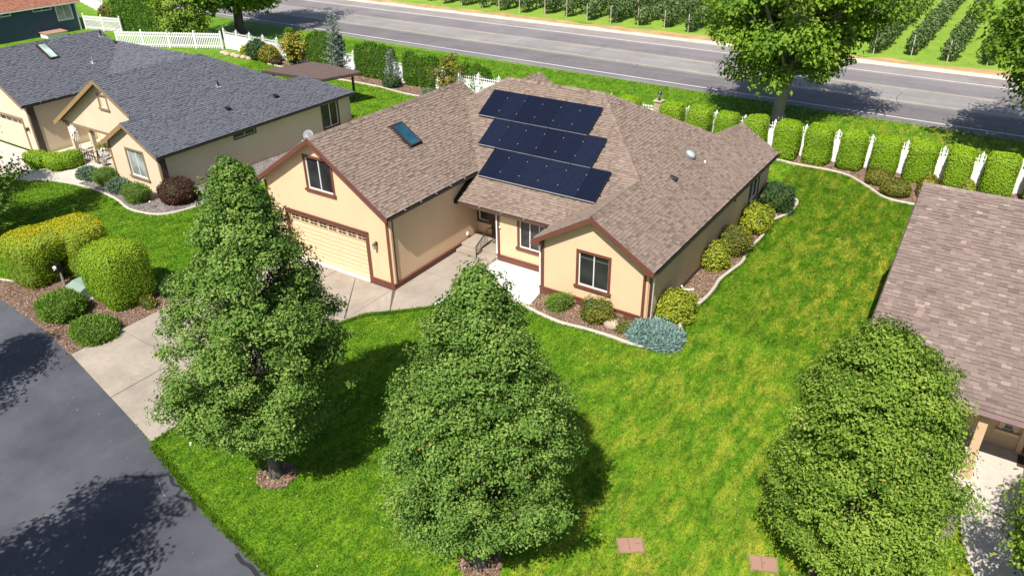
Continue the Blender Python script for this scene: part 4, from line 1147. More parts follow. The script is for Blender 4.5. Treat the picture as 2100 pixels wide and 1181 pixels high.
# ---------------- roof fittings
def roof_frame(pl, x, y):
    e, s, n = plane_frame(*pl); o = np.array([x, y, zr(pl, x, y)]); return o, e, s, n
def skylight(pl, xa, xb, ya, yb, glass, parent, frame='dkmetal'):
    zc = lambda x, y: np.array([x, y, zr(pl, x, y)])
    e, s, n = plane_frame(*pl)
    a, b, c, d = zc(xa, ya), zc(xb, ya), zc(xb, yb), zc(xa, yb)
    f = MB(); U = b - a; V = d - a; u = U / np.linalg.norm(U); v = V / np.linalg.norm(V); w = 0.06
    f.obox(a + n * 0.0, U, v * w, n * 0.13); f.obox(d - v * w, U, v * w, n * 0.13)
    f.obox(a + v * w, u * w, V - v * 2 * w, n * 0.129); f.obox(b + v * w - u * w, u * w, V - v * 2 * w, n * 0.129)
    o = f.build("skylight", M[frame], parent)
    MB().obox(a + u * w + v * w + n * 0.09, U - u * 2 * w, V - v * 2 * w, n * 0.025).build("pane", M[glass], o)
    MB().obox(a - u * 0.08 - v * 0.08 + n * 0.018, U + u * 0.16, V + v * 0.16, n * 0.010).build("flashing_or_shade", M['dkmetal'], o)
    return o
skylight(GR, -3.0, -1.86, 3.84, 4.62, 'skyglass', house)
o_, e_, s_, n_ = roof_frame(R_, 8.41, 11.83)
sun_t = MB(); sun_t.obox(o_ - e_ * 0.42 - s_ * 0.42 + n_ * 0.026, e_ * 0.84, s_ * 0.84, n_ * 0.012); fls = sun_t.build("tube_skylight", M['sh_brown'], house)
def disc_dome(o, n, e, s, r, h, mat, nm, parent, base=0.05):
    mb = MB(); vs = []; fs = []; seg = 18; rings = [(1.0, 0.0), (1.0, base), (0.88, base + h * 0.5), (0.55, base + h * 0.88), (0.0, base + h)]
    for rr_, hh in rings:
        for k in range(seg):
            t = 6.28318 * k / seg; vs.append(o + (e * math.cos(t) + s * math.sin(t)) * r * max(rr_, 0.02) + n * hh)
    for i in range(len(rings) - 1):
        for k in range(seg): a = i * seg + k; b = i * seg + (k + 1) % seg; fs.append((a, b, b + seg, a + seg))
    mb.mesh(vs, fs); return mb.build(nm, mat, parent, smooth=True)
disc_dome(o_ + n_ * 0.03, n_, e_, s_, 0.31, 0.03, M['ringgrey'], "collar", fls, 0.10)
disc_dome(o_ + n_ * 0.13, n_, e_, s_, 0.25, 0.10, make_glass("acrylic_dome", (0.36, 0.40, 0.41), 0.12), "dome", fls, 0.02)
def stack(pl, x, y, parent, h=0.35, mat='black', base='steel'):
    o, e, s, n = roof_frame(pl, x, y)
    p = MB().tube([o - Z_ * 0.02, o + Z_ * h], [0.05, 0.05], 10).build("vent_pipe", M[mat], parent)
    MB().obox(o - e * 0.15 - s * 0.12 + n * 0.026, e * 0.30, s * 0.30, n * 0.01).build("flashing_or_shade", M[base], p)
    return p
def box_vent(pl, x, y, parent, mat='black'):
    o, e, s, n = roof_frame(pl, x, y)
    mb = MB(); a = o - e * 0.14 - s * 0.16 + n * 0.02
    mb.mesh([a, a + e * .28, a + e * .28 + s * .34, a + s * .34, a + n * .14, a + e * .28 + n * .14, a + e * .26 + s * .34 + n * .03, a + e * .02 + s * .34 + n * .03], [(4, 5, 6, 7), (0, 1, 5, 4), (1, 2, 6, 5), (2, 3, 7, 6), (3, 0, 4, 7)])
    return mb.build("roof_vent", M[mat], parent)
box_vent(R_, 8.74, 9.21, house, 'dkmetal')
stack(R_, 9.05, 12.3, house, 0.12, 'vinyl', 'sh_brown')

# ---------------- solar panels: 3 rows of 6, each panel its own thing
e_, s_, n_ = plane_frame(*F_)
if e_[0] < 0: e_ = -e_
PW, PH, GAP = 1.03, 1.745, 0.012
pan_frame = MB(); w = 0.014
pan_frame.obox((0, 0, 0), (PW - GAP, 0, 0), (0, w, 0), (0, 0, 0.035)); pan_frame.obox((0, PH - GAP - w, 0), (PW - GAP, 0, 0), (0, w, 0), (0, 0, 0.035))
pan_frame.obox((0, w, 0), (w, 0, 0), (0, PH - GAP - 2 * w, 0), (0, 0, 0.035)); pan_frame.obox((PW - GAP - w, w, 0), (w, 0, 0), (0, PH - GAP - 2 * w, 0), (0, 0, 0.035))
pfd = pan_frame.data("frame", M['panelframe'])
pcd = MB().obox((w, w, 0.018), (PW - GAP - 2 * w, 0, 0), (0, PH - GAP - 2 * w, 0), (0, 0, 0.013)).data("cells", M['solar'])
pkd = MB().obox((0, 0, 0), (0.04, 0, 0), (0, 0.04, 0), (0, 0, 0.012)).data("clamp", M['rail'])
ped = MB().obox((0, 0, 0), (PW - GAP, 0, 0), (0, 0.035, 0), (0, 0, 0.03)).data("edge_trim", M['rail'])
rot = Matrix((( e_[0], s_[0], n_[0]), (e_[1], s_[1], n_[1]), (e_[2], s_[2], n_[2]))).to_4x4()
ordn = ["leftmost", "second from left", "third from left", "third from right", "second from right", "rightmost"]
ROWS = [("top", -1.53, 8.76), ("middle", -0.50, 7.27), ("bottom", 0.53, 5.78)]
for rn, x0, yb in ROWS:
    for k in range(6):
        o = np.array([x0 + PW * k, yb, zr(F_, 0, yb)]) + n_ * 0.13
        p = thing("solar_panel", f"{ordn[k]} black solar panel in the {rn} row on the roof", "solar panel", group="solar panels on the roof")
        p.matrix_world = Matrix.Translation(Vector(o)) @ rot
        for nm, me, lc in (("frame", pfd, None), ("cells", pcd, None), ("edge_trim", ped, (0, -0.036, 0.002)), ("clamp", pkd, (PW - GAP - 0.014, 0.42, 0.0355)), ("clamp", pkd, (PW - GAP - 0.014, 1.28, 0.0355))):
            if nm == "clamp" and k == 5: continue
            c = bpy.data.objects.new(nm, me); COL.objects.link(c); c.parent = p
            if lc: c.location = lc
    for dv in (0.42, 1.30):
        o = np.array([x0 - 0.05, yb, zr(F_, 0, yb)]) + s_ * dv + n_ * 0.09
        MB().obox(o, e_ * (PW * 6 + 0.12), s_ * 0.04, n_ * 0.036).build("mounting_rail", M['black'], house)
        for q in range(5):
            f = o + e_ * (0.3 + q * 1.4) - n_ * 0.075
            MB().obox(f, e_ * 0.05, s_ * 0.05, n_ * 0.075).build("rail_foot", M['black'], house)

# satellite dish behind the garage apex
dish = thing("satellite_dish", "small grey satellite dish behind the garage roof peak", "satellite dish", (-4.55, 0.50, zr(GL, -4.55, 0)))
db = np.array([-4.55, 0.50, zr(GL, -4.55, 0)])
MB().tube([db, db + np.array([0, 0, 0.2]), db + np.array([0, -0.1, 0.3])], [0.02] * 3, 6).build("mast", M['greymetal'], dish)
dm = MB(); vs = []; fs = []; seg = 18
dn = np.array([0.25, -0.85, 0.46]); dn /= np.linalg.norm(dn); du = np.cross(dn, Z_); du /= np.linalg.norm(du); dv = np.cross(du, dn); dc = db + np.array([0, -0.12, 0.26])
for i, (rr_, dd) in enumerate([(0.02, 0.0), (0.13, 0.015), (0.23, 0.05), (0.235, 0.04), (0.13, 0.0), (0.02, -0.015)]):
    for k in range(seg):
        t = 6.28318 * k / seg; vs.append(dc + (du * math.cos(t) * 1.1 + dv * math.sin(t)) * rr_ + dn * dd)
for i in range(5):
    for k in range(seg): a = i * seg + k; b = i * seg + (k + 1) % seg; fs.append((a, b, b + seg, a + seg))
dm.mesh(vs, fs); dm.build("reflector", M['greymetal'], dish, smooth=True)
ta = MB().tube([dc - dv * 0.21, dc - dv * 0.27 + dn * 0.34], [0.012, 0.012], 6); ta.obox(dc - dv * 0.36 + dn * 0.30 - du * 0.05, du * 0.10, dv * 0.08, dn * 0.10); ta.build("feed_arm", M['vinyl'], dish)

# ================================================================== left neighbour
LE, LS = 2.45, 0.5627
lh = thing("house", "beige stucco house with charcoal shingle roof left of the peach house", "house", (-26, 6, 0))
LR = (LE - LS * 17.73, -LS, 0.0); LL = (LE + LS * 29.53, LS, 0.0); SLp = (LE + LS * 23.07, LS, 0.0)
RB1 = (LE + LS * 14.85, 0.0, -LS); RB2 = (LE + LS * 16.29, 0.0, -LS); SB = (LE + LS * 22.41, LS, 0.0)
MF = (5.3 - 0.56 * 9.9, 0.0, 0.56); MBk = (5.3 + 0.56 * 9.9, 0.0, -0.56)
GLR = (3.34 - 0.56 * 31.05, -0.56, 0.0); GLL = (3.34 + 0.56 * 40.55, 0.56, 0.0)
lplanes = [
    ([(-17.73, .87), (-17.73, 16.29), (-20.07, 13.95), (-20.07, 12.51), (-23.63, 8.95), (-23.63, 1.66), (-20.4, 1.66), (-20.4, .87)], *LR),
    ([(-29.53, 1.66), (-23.63, 1.66), (-23.63, 8.95), (-29.53, 14.85)], *LL),
    ([(-23.07, .87), (-20.4, .87), (-20.4, 2.06), (-23.07, 2.06)], *SLp),
    ([(-23.63, 8.95), (-20.07, 12.51), (-22.41, 14.85), (-29.53, 14.85)], *RB1),
    ([(-20.07, 13.95), (-17.73, 16.29), (-22.41, 16.29)], *RB2),
    ([(-22.41, 14.85), (-20.07, 12.51), (-20.07, 13.95), (-22.41, 16.29)], *SB),
    ([(-31.05, 4.9), (-31.05, 6.4), (-34.25, 9.6), (-34.25, 9.9), (-24.2, 9.9), (-24.2, 4.9)], *MF),
    ([(-40.2, 9.9), (-24.2, 9.9), (-29.2, 14.9), (-40.2, 14.9)], *MBk),
    ([(-31.05, .7), (-31.05, 9.6), (-35.8, 9.6), (-35.8, .7)], *GLR),
    ([(-40.55, .7), (-35.8, .7), (-35.8, 9.6), (-40.55, 9.6)], *GLL),
]
lcaps = [(P3(-23.63, 1.66, LR), P3(-23.63, 8.95, LR)), (P3(-20.07, 12.51, LR), P3(-23.63, 8.95, LR)), (P3(-20.07, 12.51, LR), P3(-20.07, 13.95, LR)), (P3(-17.73, 16.29, LR), P3(-20.07, 13.95, LR)),
         (P3(-34.25, 9.9, MF), P3(-24.2, 9.9, MF)), (P3(-35.8, .7, GLR), P3(-35.8, 9.6, GLR)), (P3(-20.4, .87, LR), P3(-20.4, 1.66, LR))]
roof(lh, lplanes, lcaps, M['sh_grey'], 5, near=lambda c: c[0] > -24 and c[1] < 14)
lw = MB()
LDOOR = (1.6, 7.65, 0.0, 2.12)
wall(lw, (-40.2, 1.1, 0), X_, -Y_, [(0, 0), (8.85, 0), (8.85, 3.36), (4.42, 5.84), (0, 3.36)], [LDOOR], 0.14)
wall(lw, (-31.35, 1.1, 0), Y_, X_, [(0, 0), (8.3, 0), (8.3, 3.4), (0, 3.4)])
wall(lw, (-40.2, 9.4, 0), -Y_, -X_, [(0, 0), (8.3, 0), (8.3, 3.4), (0, 3.4)])
wall(lw, (-31.35, 9.4, 2.5), -X_, Y_, [(0, 0), (8.85, 0), (8.85, 0.85), (4.42, 3.3), (0, 0.85)])
GV = (5.0, 5.75, 3.98, 4.72)
wall(lw, (-29.2, 2.06, 0), X_, -Y_, [(0.0, 2.42), (11.2, 2.42), (11.2, 2.5), (5.57, 5.64), (0, 2.5)], [GV], 0.1)
wall(lw, (-18.0, 2.22, 0), -X_, Y_, [(0, 2.42), (11.2, 2.42), (11.2, 2.5), (5.57, 5.64), (0, 2.5)])
LW1 = (1.75, 3.30, 0.74, 2.30)
wall(lw, (-22.8, 1.15, 0), X_, -Y_, [(0, 0), (4.8, 0), (4.8, 2.50), (2.4, 3.82), (0, 2.50)], [LW1], 0.12)
wall(lw, (-22.8, 5.0, 0), -Y_, -X_, [(0, 0), (3.85, 0), (3.85, 2.5), (0, 2.5)])
LW2, LW3 = (5.1, 6.65, 1.93, 2.26), (12.25, 13.6, 0.60, 2.18)
wall(lw, (-18.0, 1.15, 0), Y_, X_, [(0, 0), (14.85, 0), (14.85, 2.55), (0, 2.55)], [LW2, LW3], 0.12)
wall(lw, (-18.0, 16.0, 0), -X_, Y_, [(0, 0), (11.2, 0), (11.2, 2.5), (0, 2.5)])
LPD = (3.4, 4.4, 0.03, 2.1)
wall(lw, (-31.35, 5.0, 0), X_, -Y_, [(0, 0), (8.55, 0), (8.55, 2.7), (0, 2.7)], [LPD], 0.1)
lw.build("wall", M['stucco2'], lh)
def lboard(x0, x1, y0, y1, z0, z1, nm, mat, par=None): return MB().box(x0, x1, y0, y1, z0, z1).build(nm, M[mat], par or lh)
lboard(-31.52, -31.36, 1.06, 1.098, 0.0, 3.2, "corner_board", 'taupe'); lboard(-31.348, -31.31, 1.1, 1.5, 0.0, 3.2, "corner_board", 'umber')
lboard(-18.16, -18.01, 1.11, 1.148, 0.0, 2.4, "corner_board", 'taupe'); lboard(-17.998, -17.96, 1.15, 1.5, 0.0, 2.35, "corner_board", 'umber')
lboard(-22.79, -22.64, 1.11, 1.148, 0.0, 2.4, "corner_board", 'ochre')
lboard(-22.6, -18.2, 1.11, 1.148, 0.05, 0.22, "plinth", 'stucco2')
for (a, b, mt) in (((-29.55, 1.64), 1, 'ochre'), ((-17.71, 1.64), 0, 'taupe')):
    pass
rake_board(lh, (-29.55, 1.64, zr(LL, -29.55, 0)), (-23.63, 1.64, zr(LL, -23.63, 0)), M['ochre'], 0.26)
rake_board(lh, (-20.7, 1.64, zr(LR, -20.7, 0)), (-23.63, 1.64, zr(LR, -23.63, 0)), M['taupe'], 0.20)
rake_board(lh, (-23.09, .85, zr(SLp, -23.09, 0)), (-20.4, .85, zr(SLp, -20.4, 0)), M['ochre'], 0.24)
rake_board(lh, (-17.71, .85, zr(LR, -17.71, 0)), (-20.4, .85, zr(LR, -20.4, 0)), M['taupe'], 0.18)
rake_board(lh, (-31.03, .68, zr(GLR, -31.03, 0)), (-35.8, .68, zr(GLR, -35.8, 0)), M['taupe'], 0.20)
rake_board(lh, (-40.57, .68, zr(GLL, -40.57, 0)), (-35.8, .68, zr(GLL, -35.8, 0)), M['ochre'], 0.22)
gutter(lh, (-31.05, .75, 3.34), (-31.05, 6.3, 3.34), M['gutter2'], (1, 0, 0), 1.1)
gutter(lh, (-17.73, .95, LE), (-17.73, 16.2, LE), M['gutter2'], (1, 0, 0))
gutter(lh, (-29.53, 1.7, LE), (-29.53, 4.9, LE), M['gutter2'], (-1, 0, 0))
# beam over the porch and posts
lboard(-29.2, -22.85, 2.0, 2.3, 2.28, 2.415, "porch_beam", 'taupe')
for px_, py_ in ((-28.75, 2.15), (-26.4, 2.15)):
    p = lboard(px_ - 0.12, px_ + 0.12, py_ - 0.12, py_ + 0.12, 0.05, 2.275, "porch_post", 'stucco2')
    lboard(px_ - 0.2, px_ + 0.2, py_ - 0.2, py_ + 0.2, 0.03, 0.30, "post_base", 'taupe', p); lboard(px_ - 0.16, px_ + 0.16, py_ - 0.16, py_ + 0.16, 2.12, 2.27, "post_cap", 'ochre', p)
for k in range(7): lboard(-28.55 + k * 0.27, -28.51 + k * 0.27, 2.13, 2.17, 0.12, 0.62, "baluster", 'umber')
lboard(-28.6, -26.55, 2.11, 2.19, 0.625, 0.70, "porch_rail", 'taupe'); lboard(-28.6, -26.55, 2.115, 2.185, 0.06, 0.115, "porch_rail", 'taupe')
MB().box(-29.4, -24.2, 1.55, 4.98, 0.027, 0.12).build("porch_floor", M['path'], lh)
MB().box(-27.9, -25.0, 0.95, 1.545, 0.027, 0.085).build("step", M['path'], lh)
window(lh, (-22.8, 1.15, 0), X_, -Y_, *LW1, 'taupe', glass='curtain')
window(lh, (-18.0, 1.15, 0), Y_, X_, *LW2, 'umber', sill=False, casing=0.07)
window(lh, (-18.0, 1.15, 0), Y_, X_, *LW3, 'umber', sill=False, glass='glass', casing=0.12)
window(lh, (-29.2, 2.06, 0), X_, -Y_, *GV, 'taupe', split=0, glass='stucco2', frame='stucco2', casing=0.10)
gdl = MB().box(-38.58, -32.57, 1.20, 1.23, 0.02, 2.10).build("garage_door", M['stucco2'], lh)
for r in range(6):
    for k in range(8): MB().box(-38.5 + k * 0.745, -38.5 + k * 0.745 + 0.66, 1.185, 1.199, 0.10 + r * 0.27, 0.30 + r * 0.27).build("door_panel", M['stucco2'], gdl)
for k in range(8): MB().box(-38.5 + k * 0.745, -38.5 + k * 0.745 + 0.62, 1.187, 1.199, 1.80, 2.02).build("door_window", M['glass'], gdl)
lboard(-38.8, -38.61, 1.05, 1.099, 0.0, 2.28, "door_casing", 'taupe'); lboard(-32.54, -32.36, 1.05, 1.099, 0.0, 2.28, "door_casing", 'taupe'); lboard(-38.61, -32.54, 1.05, 1.099, 2.125, 2.28, "door_casing", 'taupe')
MB().box(-27.93, -26.97, 5.04, 5.09, 0.13, 2.09).build("front_door", M['umber'], lh)
wl_ = MB().box(-32.0, -31.88, 1.04, 1.098, 1.55, 1.75); wl_.lathe((-31.94, 0.96, 1.50), [(0.02, 0), (0.05, 0.02), (0.075, 0.2), (0.02, 0.28)], 8); wl_.build("wall_lantern", M['dkmetal'], lh)
skylight(GLR, -35.45, -34.1, 4.75, 5.35, 'paleglass', lh, 'dkmetal')
stack(GLR, -35.2, 9.2, lh, 0.40, 'black'); stack(GLR, -33.1, 7.0, lh, 0.40, 'steel'); stack(LR, -21.0, 7.96, lh, 0.33, 'black')
box_vent(LR, -19.19, 10.72, lh); box_vent(LR, -19.32, 7.11, lh)

# ornaments on and before its porch
sp = thing("wind_spinner", "white metal flower wind spinner on a pole by the porch", "wind spinner", (-26.75, 1.45, 0))
MB().tube([(-26.75, 1.45, 0.03), (-26.75, 1.45, 2.15)], [0.018, 0.014], 6).build("pole", M['greymetal'], sp)
hub = np.array([-26.75, 1.38, 2.2]); MB().tube([hub + np.array([0, .05, 0]), hub - np.array([0, .05, 0])], [0.05, 0.05], 8).build("hub", M['dkmetal'], sp)
for k in range(12):
    a = k * 6.28318 / 12; u = np.array([math.cos(a), 0, math.sin(a)]); v = np.array([-math.sin(a), 0, math.cos(a)]); w2 = np.array([0, -1, 0])
    mb = MB(); P = [hub + u * 0.07, hub + u * 0.28 + v * 0.03 + w2 * .02, hub + u * 0.50 + v * 0.12 + w2 * .05, hub + u * 0.46 + v * 0.24 + w2 * .08, hub + u * 0.24 + v * 0.11 + w2 * .05]
    mb.mesh(P + [p + w2 * 0.008 for p in P], [(0, 1, 2, 3, 4), (9, 8, 7, 6, 5)] + [(i, 5 + i, 5 + (i + 1) % 5, (i + 1) % 5) for i in range(5)])
    mb.build("blade", M['whitepaint'], sp)
hb = thing("hanging_basket", "hanging basket of amber and white flowers beside the small gable", "hanging basket", (-24.3, 1.6, 1.0))
hc = np.array([-24.3, 1.55, 1.75])
MB().lathe(tuple(hc - np.array([0, 0, 0.30])), [(0.05, 0), (0.22, 0.10), (0.26, 0.22)], 12).build("pot", M['umber'], hb)
MB().tube([hc + np.array([0, 0, 0.0]), hc + np.array([0, 0, 0.75])], [0.01, 0.01], 5).build("wire", M['black'], hb)
rg = np.random.default_rng(41); d = rg.normal(0, 1, (500, 3)); d /= np.linalg.norm(d, axis=1)[:, None]
crown_obj("flowers", hb, [leaves(hc + d * 0.36 * rg.uniform(.5, 1, 500)[:, None], d, 0.10, rg, rg.uniform(0.3, 0.9, 500))], M['lf_amber'])
d = rg.normal(0, 1, (160, 3)); d /= np.linalg.norm(d, axis=1)[:, None]
crown_obj("blossoms", hb, [leaves(hc + np.array([0.2, -.1, -0.30]) + d * 0.30, d, 0.11, rg, rg.uniform(0.4, 0.9, 160))], tone_mat("white_petals", [(0, (0.45, 0.42, 0.36)), (1, (0.8, 0.78, 0.72))]))
gt = thing("garden_ornament", "dark metal wheeled garden ornament on the pale porch", "garden ornament", (-25.9, 1.95, 0.12))
gm = MB()
for cx, rr_ in ((-26.15, 0.24), (-25.6, 0.17)):
    gm.tube([(cx + rr_ * math.cos(t), 1.95, 0.13 + rr_ + rr_ * math.sin(t)) for t in np.linspace(0, 6.2832, 17)], [0.018] * 17, 5, False)
    for q in range(6): gm.tube([(cx, 1.95, 0.13 + rr_), (cx + rr_ * math.cos(q * 1.047), 1.95, 0.13 + rr_ + rr_ * math.sin(q * 1.047))], [0.007, 0.007], 4)
gm.build("wheel", M['dkmetal'], gt)
MB().tube([(-26.15, 1.95, 0.37), (-26.0, 1.95, 0.95), (-25.9, 1.95, 0.62), (-25.6, 1.95, 0.30)], [0.03, 0.035, 0.03, 0.025], 6).build("frame", M['black'], gt)
MB().tube([(-26.0, 1.75, 0.98), (-26.0, 2.15, 0.98)], [0.02, 0.02], 6).build("handlebar", M['black'], gt)
MB().obox((-25.75, 1.82, 0.42), (0.42, 0, -0.05), (0, 0.26, 0), (0, 0, 0.16)).build("basket", M['steel'], gt)

# ================================================================== right neighbour
rh = thing("house", "tan house with mauve-brown shingle roof at the right edge", "house", (24, 8, 0))
RS_ = 0.458
RFp = (2.7 - RS_ * 0.33, 0.0, RS_); RBp = (2.7 + RS_ * 15.67, 0.0, -RS_)
roof(rh, [([(18.6, 0.33), (38, 0.33), (38, 8.0), (18.6, 8.0)], *RFp), ([(18.6, 8.0), (38, 8.0), (38, 15.67), (18.6, 15.67)], *RBp)],
     [((18.6, 8.0, zr(RFp, 0, 8.0)), (38, 8.0, zr(RFp, 0, 8.0)))], M['sh_right'], 9, near=lambda c: c[0] < 24 and 1.0 < c[1] < 6.5 and c[0] + 0.55 * c[1] > 20.9, wmin=0.14, wmax=0.30, dash=False)
rw = MB()
wall(rw, (19.0, 15.3, 0), -Y_, -X_, [(0, 0), (12.6, 0), (12.6, 2.75), (7.3, 5.95), (0, 2.75)] and [(0, 0), (12.6, 0), (12.6, 3.7), (7.3, 6.05), (0, 2.75)])
RW1 = (3.93, 4.22, 0.70, 2.1); RDR = (4.62, 5.6, 0.04, 2.12)
wall(rw, (19.0, 2.7, 0), X_, -Y_, [(0, 0), (19, 0), (19, 3.7), (0, 3.7)], [RW1, RDR], 0.1)
wall(rw, (38, 2.7, 0), Y_, X_, [(0, 0), (12.6, 0), (12.6, 2.75), (5.3, 6.05), (0, 3.7)])
wall(rw, (38, 15.3, 0), -X_, Y_, [(0, 0), (19, 0), (19, 2.8), (0, 2.8)])
rw.build("wall", M['stucco3'], rh)
window(rh, (19.0, 2.7, 0), X_, -Y_, *RW1, 'tan', split=0, glass='curtain', casing=0.12)
MB().box(23.63, 24.59, 2.74, 2.79, 0.05, 2.11).build("front_door", M['red'], rh)
MB().box(23.46, 23.61, 2.65, 2.698, 0.04, 2.2).build("door_casing", M['tan'], rh)
for px_ in (22.25, 26.0):
    p = MB().box(px_ - 0.12, px_ + 0.12, 0.55, 0.79, 0.30, 2.5).build("porch_post", M['tan'], rh)
    MB().box(px_ - 0.19, px_ + 0.19, 0.48, 0.86, 0.041, 0.30).build("post_base", M['stucco3'], p)
MB().box(20.4, 38, 0.52, 0.82, 2.502, 2.66).build("porch_beam", M['stucco3'], rh)
gutter(rh, (18.7, 0.33, 2.70), (38, 0.33, 2.70), plain("mauve_gutter", (0.30, 0.20, 0.21), 0.5, 0.08), (0, -1, 0))
rake_board(rh, (18.58, 0.33, 2.70), (18.58, 8.0, zr(RFp, 0, 8.0)), M['umber'], 0.16)
rake_board(rh, (18.58, 15.67, 2.70), (18.58, 8.0, zr(RFp, 0, 8.0)), M['umber'], 0.16)
MB().box(23.55, 24.7, 1.95, 2.55, 0.042, 0.06).build("door_mat", M['umber'], rh)

# ================================================================== blue house far left
bh = thing("house", "navy lap-sided house with red-brown roof at the upper left corner", "house", (-76, 14, 0))
bw = MB(); BW1, BW2, BW3 = (23.75, 25.35, 1.35, 2.85), (21.35, 23.25, 2.62, 2.92), (17.3, 18.95, 2.62, 2.92)
wall(bw, (-69.6, 0, 0), Y_, X_, [(0, 0), (25.99, 0), (25.99, 3.2), (0, 3.2)], [BW1, BW2, BW3], 0.1)
wall(bw, (-69.6, 25.99, 0), -X_, Y_, [(0, 0), (12, 0), (12, 3.2), (6, 5.6), (0, 3.2)])
wall(bw, (-81.6, 0, 0), X_, -Y_, [(0, 0), (12, 0), (12, 3.2), (6, 5.6), (0, 3.2)])
bw.build("wall", M['bluesiding'], bh)
for k in range(17):
    z = 0.1 + k * 0.18
    spans = [(0.0, 25.99)]
    for h in (BW1, BW2, BW3):
        if h[2] - 0.12 < z + 0.17 and z < h[3] + 0.12:
            spans = [s for (a, b) in spans for s in ((a, min(b, h[0] - 0.09)), (max(a, h[1] + 0.09), b)) if s[1] - s[0] > 0.05]
    for a, b in spans:
        mb = MB(); x0 = -69.598
        mb.mesh([(x0, a, z), (x0 + 0.03, a, z), (x0 + 0.006, a, z + 0.178), (x0, a, z + 0.178), (x0, b, z), (x0 + 0.03, b, z), (x0 + 0.006, b, z + 0.178), (x0, b, z + 0.178)],
                [(0, 3, 2, 1), (4, 5, 6, 7), (1, 2, 6, 5), (0, 1, 5, 4), (2, 3, 7, 6)])
        mb.build("siding_board", M['bluesiding'], bh)
window(bh, (-69.6, 0, 0), Y_, X_, *BW1, 'vinyl', sill=False, casing=0.08, glass='curtain')
window(bh, (-69.6, 0, 0), Y_, X_, *BW2, 'vinyl', sill=False, casing=0.06); window(bh, (-69.6, 0, 0), Y_, X_, *BW3, 'vinyl', sill=False, casing=0.06)
MB().box(-69.6, -69.55, 25.85, 26.0, 0, 3.1).build("corner_board", M['vinyl'], bh)
BR = (3.05 - 0.4 * 69.25, -0.4, 0.0); BL = (3.05 + 0.4 * 81.95, 0.4, 0.0)
roof(bh, [([(-69.25, -.4), (-69.25, 26.4), (-75.6, 26.4), (-75.6, -.4)], *BR), ([(-81.95, -.4), (-75.6, -.4), (-75.6, 26.4), (-81.95, 26.4)], *BL)], [((-75.6, -.4, 5.59), (-75.6, 26.4, 5.59))], M['sh_red'], 13, singles=0, dash=False)
gutter(bh, (-69.25, -.3, 3.05), (-69.25, 26.3, 3.05), M['vinyl'], (1, 0, 0))
hatch = thing("cellar_hatch", "low box with a reddish top beside the navy house wall", "hatch", (-68.6, 22.3, 0))
MB().box(-69.3, -67.9, 21.2, 23.4, 0.0, 0.42).build("side", M['vinyl'], hatch)
MB().obox((-69.35, 21.1, 0.50), (1.55, 0, -0.075), (0, 2.4, 0), (0, 0, 0.06)).build("lid", plain("reddish_lid", (0.36, 0.20, 0.15), 0.8, 0.15), hatch)

# ================================================================== patio cover behind the left neighbour
pc = thing("patio_cover", "flat brown metal patio cover behind the charcoal roofed house", "patio cover", (-25, 19, 0))
PCx = [(-28.28, 17.1), (-22.3, 17.6), (-21.3, 20.7), (-27.0, 21.1)]
MB().prism(PCx, 2.36, 2.44).build("roof_sheet", M['canopyroof'], pc)
for k in range(8):
    t = k / 7; a = np.array(PCx[0]) * (1 - t) + np.array(PCx[3]) * t; b = np.array(PCx[1]) * (1 - t) + np.array(PCx[2]) * t
    MB().beam((a[0], a[1], 2.45), (b[0], b[1], 2.45), 0.05, 0.03).build("seam_rib", M['canopyroof'], pc)
for q in PCx: MB().box(q[0] * .8 - 25.6 * .2 - 0.07, q[0] * .8 - 25.6 * .2 + 0.07, q[1] * .8 + 20.2 * .2 - 0.07, q[1] * .8 + 20.2 * .2 + 0.07, 0, 2.355).build("post", M['umber'], pc)
for k in range(4):
    a, b = PCx[k], PCx[(k + 1) % 4]; MB().beam((a[0], a[1], 2.29), (b[0], b[1], 2.29), 0.08, 0.13).build("edge_beam", M['umber'], pc)

# ================================================================== fences
def scallop_fence(name, label, posts, ztop=1.95, npk=11, base=0.05):
    t = thing(name, label, "fence", (posts[0][0], posts[0][1], 0))
    pm = MB(); pm.box(-0.065, 0.065, -0.065, 0.065, 0, 1.86); pm.box(-0.085, 0.085, -0.085, 0.085, 1.861, 1.90); pm.lathe((0, 0, 1.90), [(0.08, 0), (0.085, 0.02), (0.03, 0.08), (0.05, 0.12), (0.004, 0.16)], 8)
    pmd = pm.data("post", M['vinyl'])
    for p in posts: inst("post", pmd, t, (p[0], p[1], 0))
    pk = MB().box(-0.022, 0.022, -0.01, 0.01, 0, 1.0); pkd2 = pk.data("picket", M['vinyl'])
    for a, b in zip(posts[:-1], posts[1:]):
        a, b = np.array(a, float), np.array(b, float); d = b - a; L = np.linalg.norm(d); d /= L; n = np.array([-d[1], d[0]])
        ang = math.atan2(d[1], d[0])
        for (z0, z1, th, nm) in ((base, 1.38, 0.03, "panel"), (1.381, 1.45, 0.05, "rail"), (1.60, 1.65, 0.03, "rail")):
            p0 = a + d * 0.067 - n * th / 2
            MB().obox((p0[0], p0[1], z0), (d[0] * (L - 0.134), d[1] * (L - 0.134), 0), (n[0] * th, n[1] * th, 0), (0, 0, z1 - z0)).build(nm, M['vinyl'], t)
        for k in range(npk):
            u = (k + 0.5) / npk; q = a + d * (0.067 + u * (L - 0.134)) - n * 0.028
            o = inst("picket", pkd2, t, (q[0], q[1], 1.451), ang); o.scale = (1, 1, 0.26 + 0.24 * (2 * u - 1) ** 2)
    return t
RP = [(10.34 + 1.9 * k, 26.25) for k in range(-14, 10)]
scallop_fence("fence", "white vinyl scalloped fence behind the row of clipped hedges", RP[6:], npk=9)
LP = [(-46.8 + 2.05 * k, 27.9 - (2.05 * k) * 0.045) for k in range(15)]
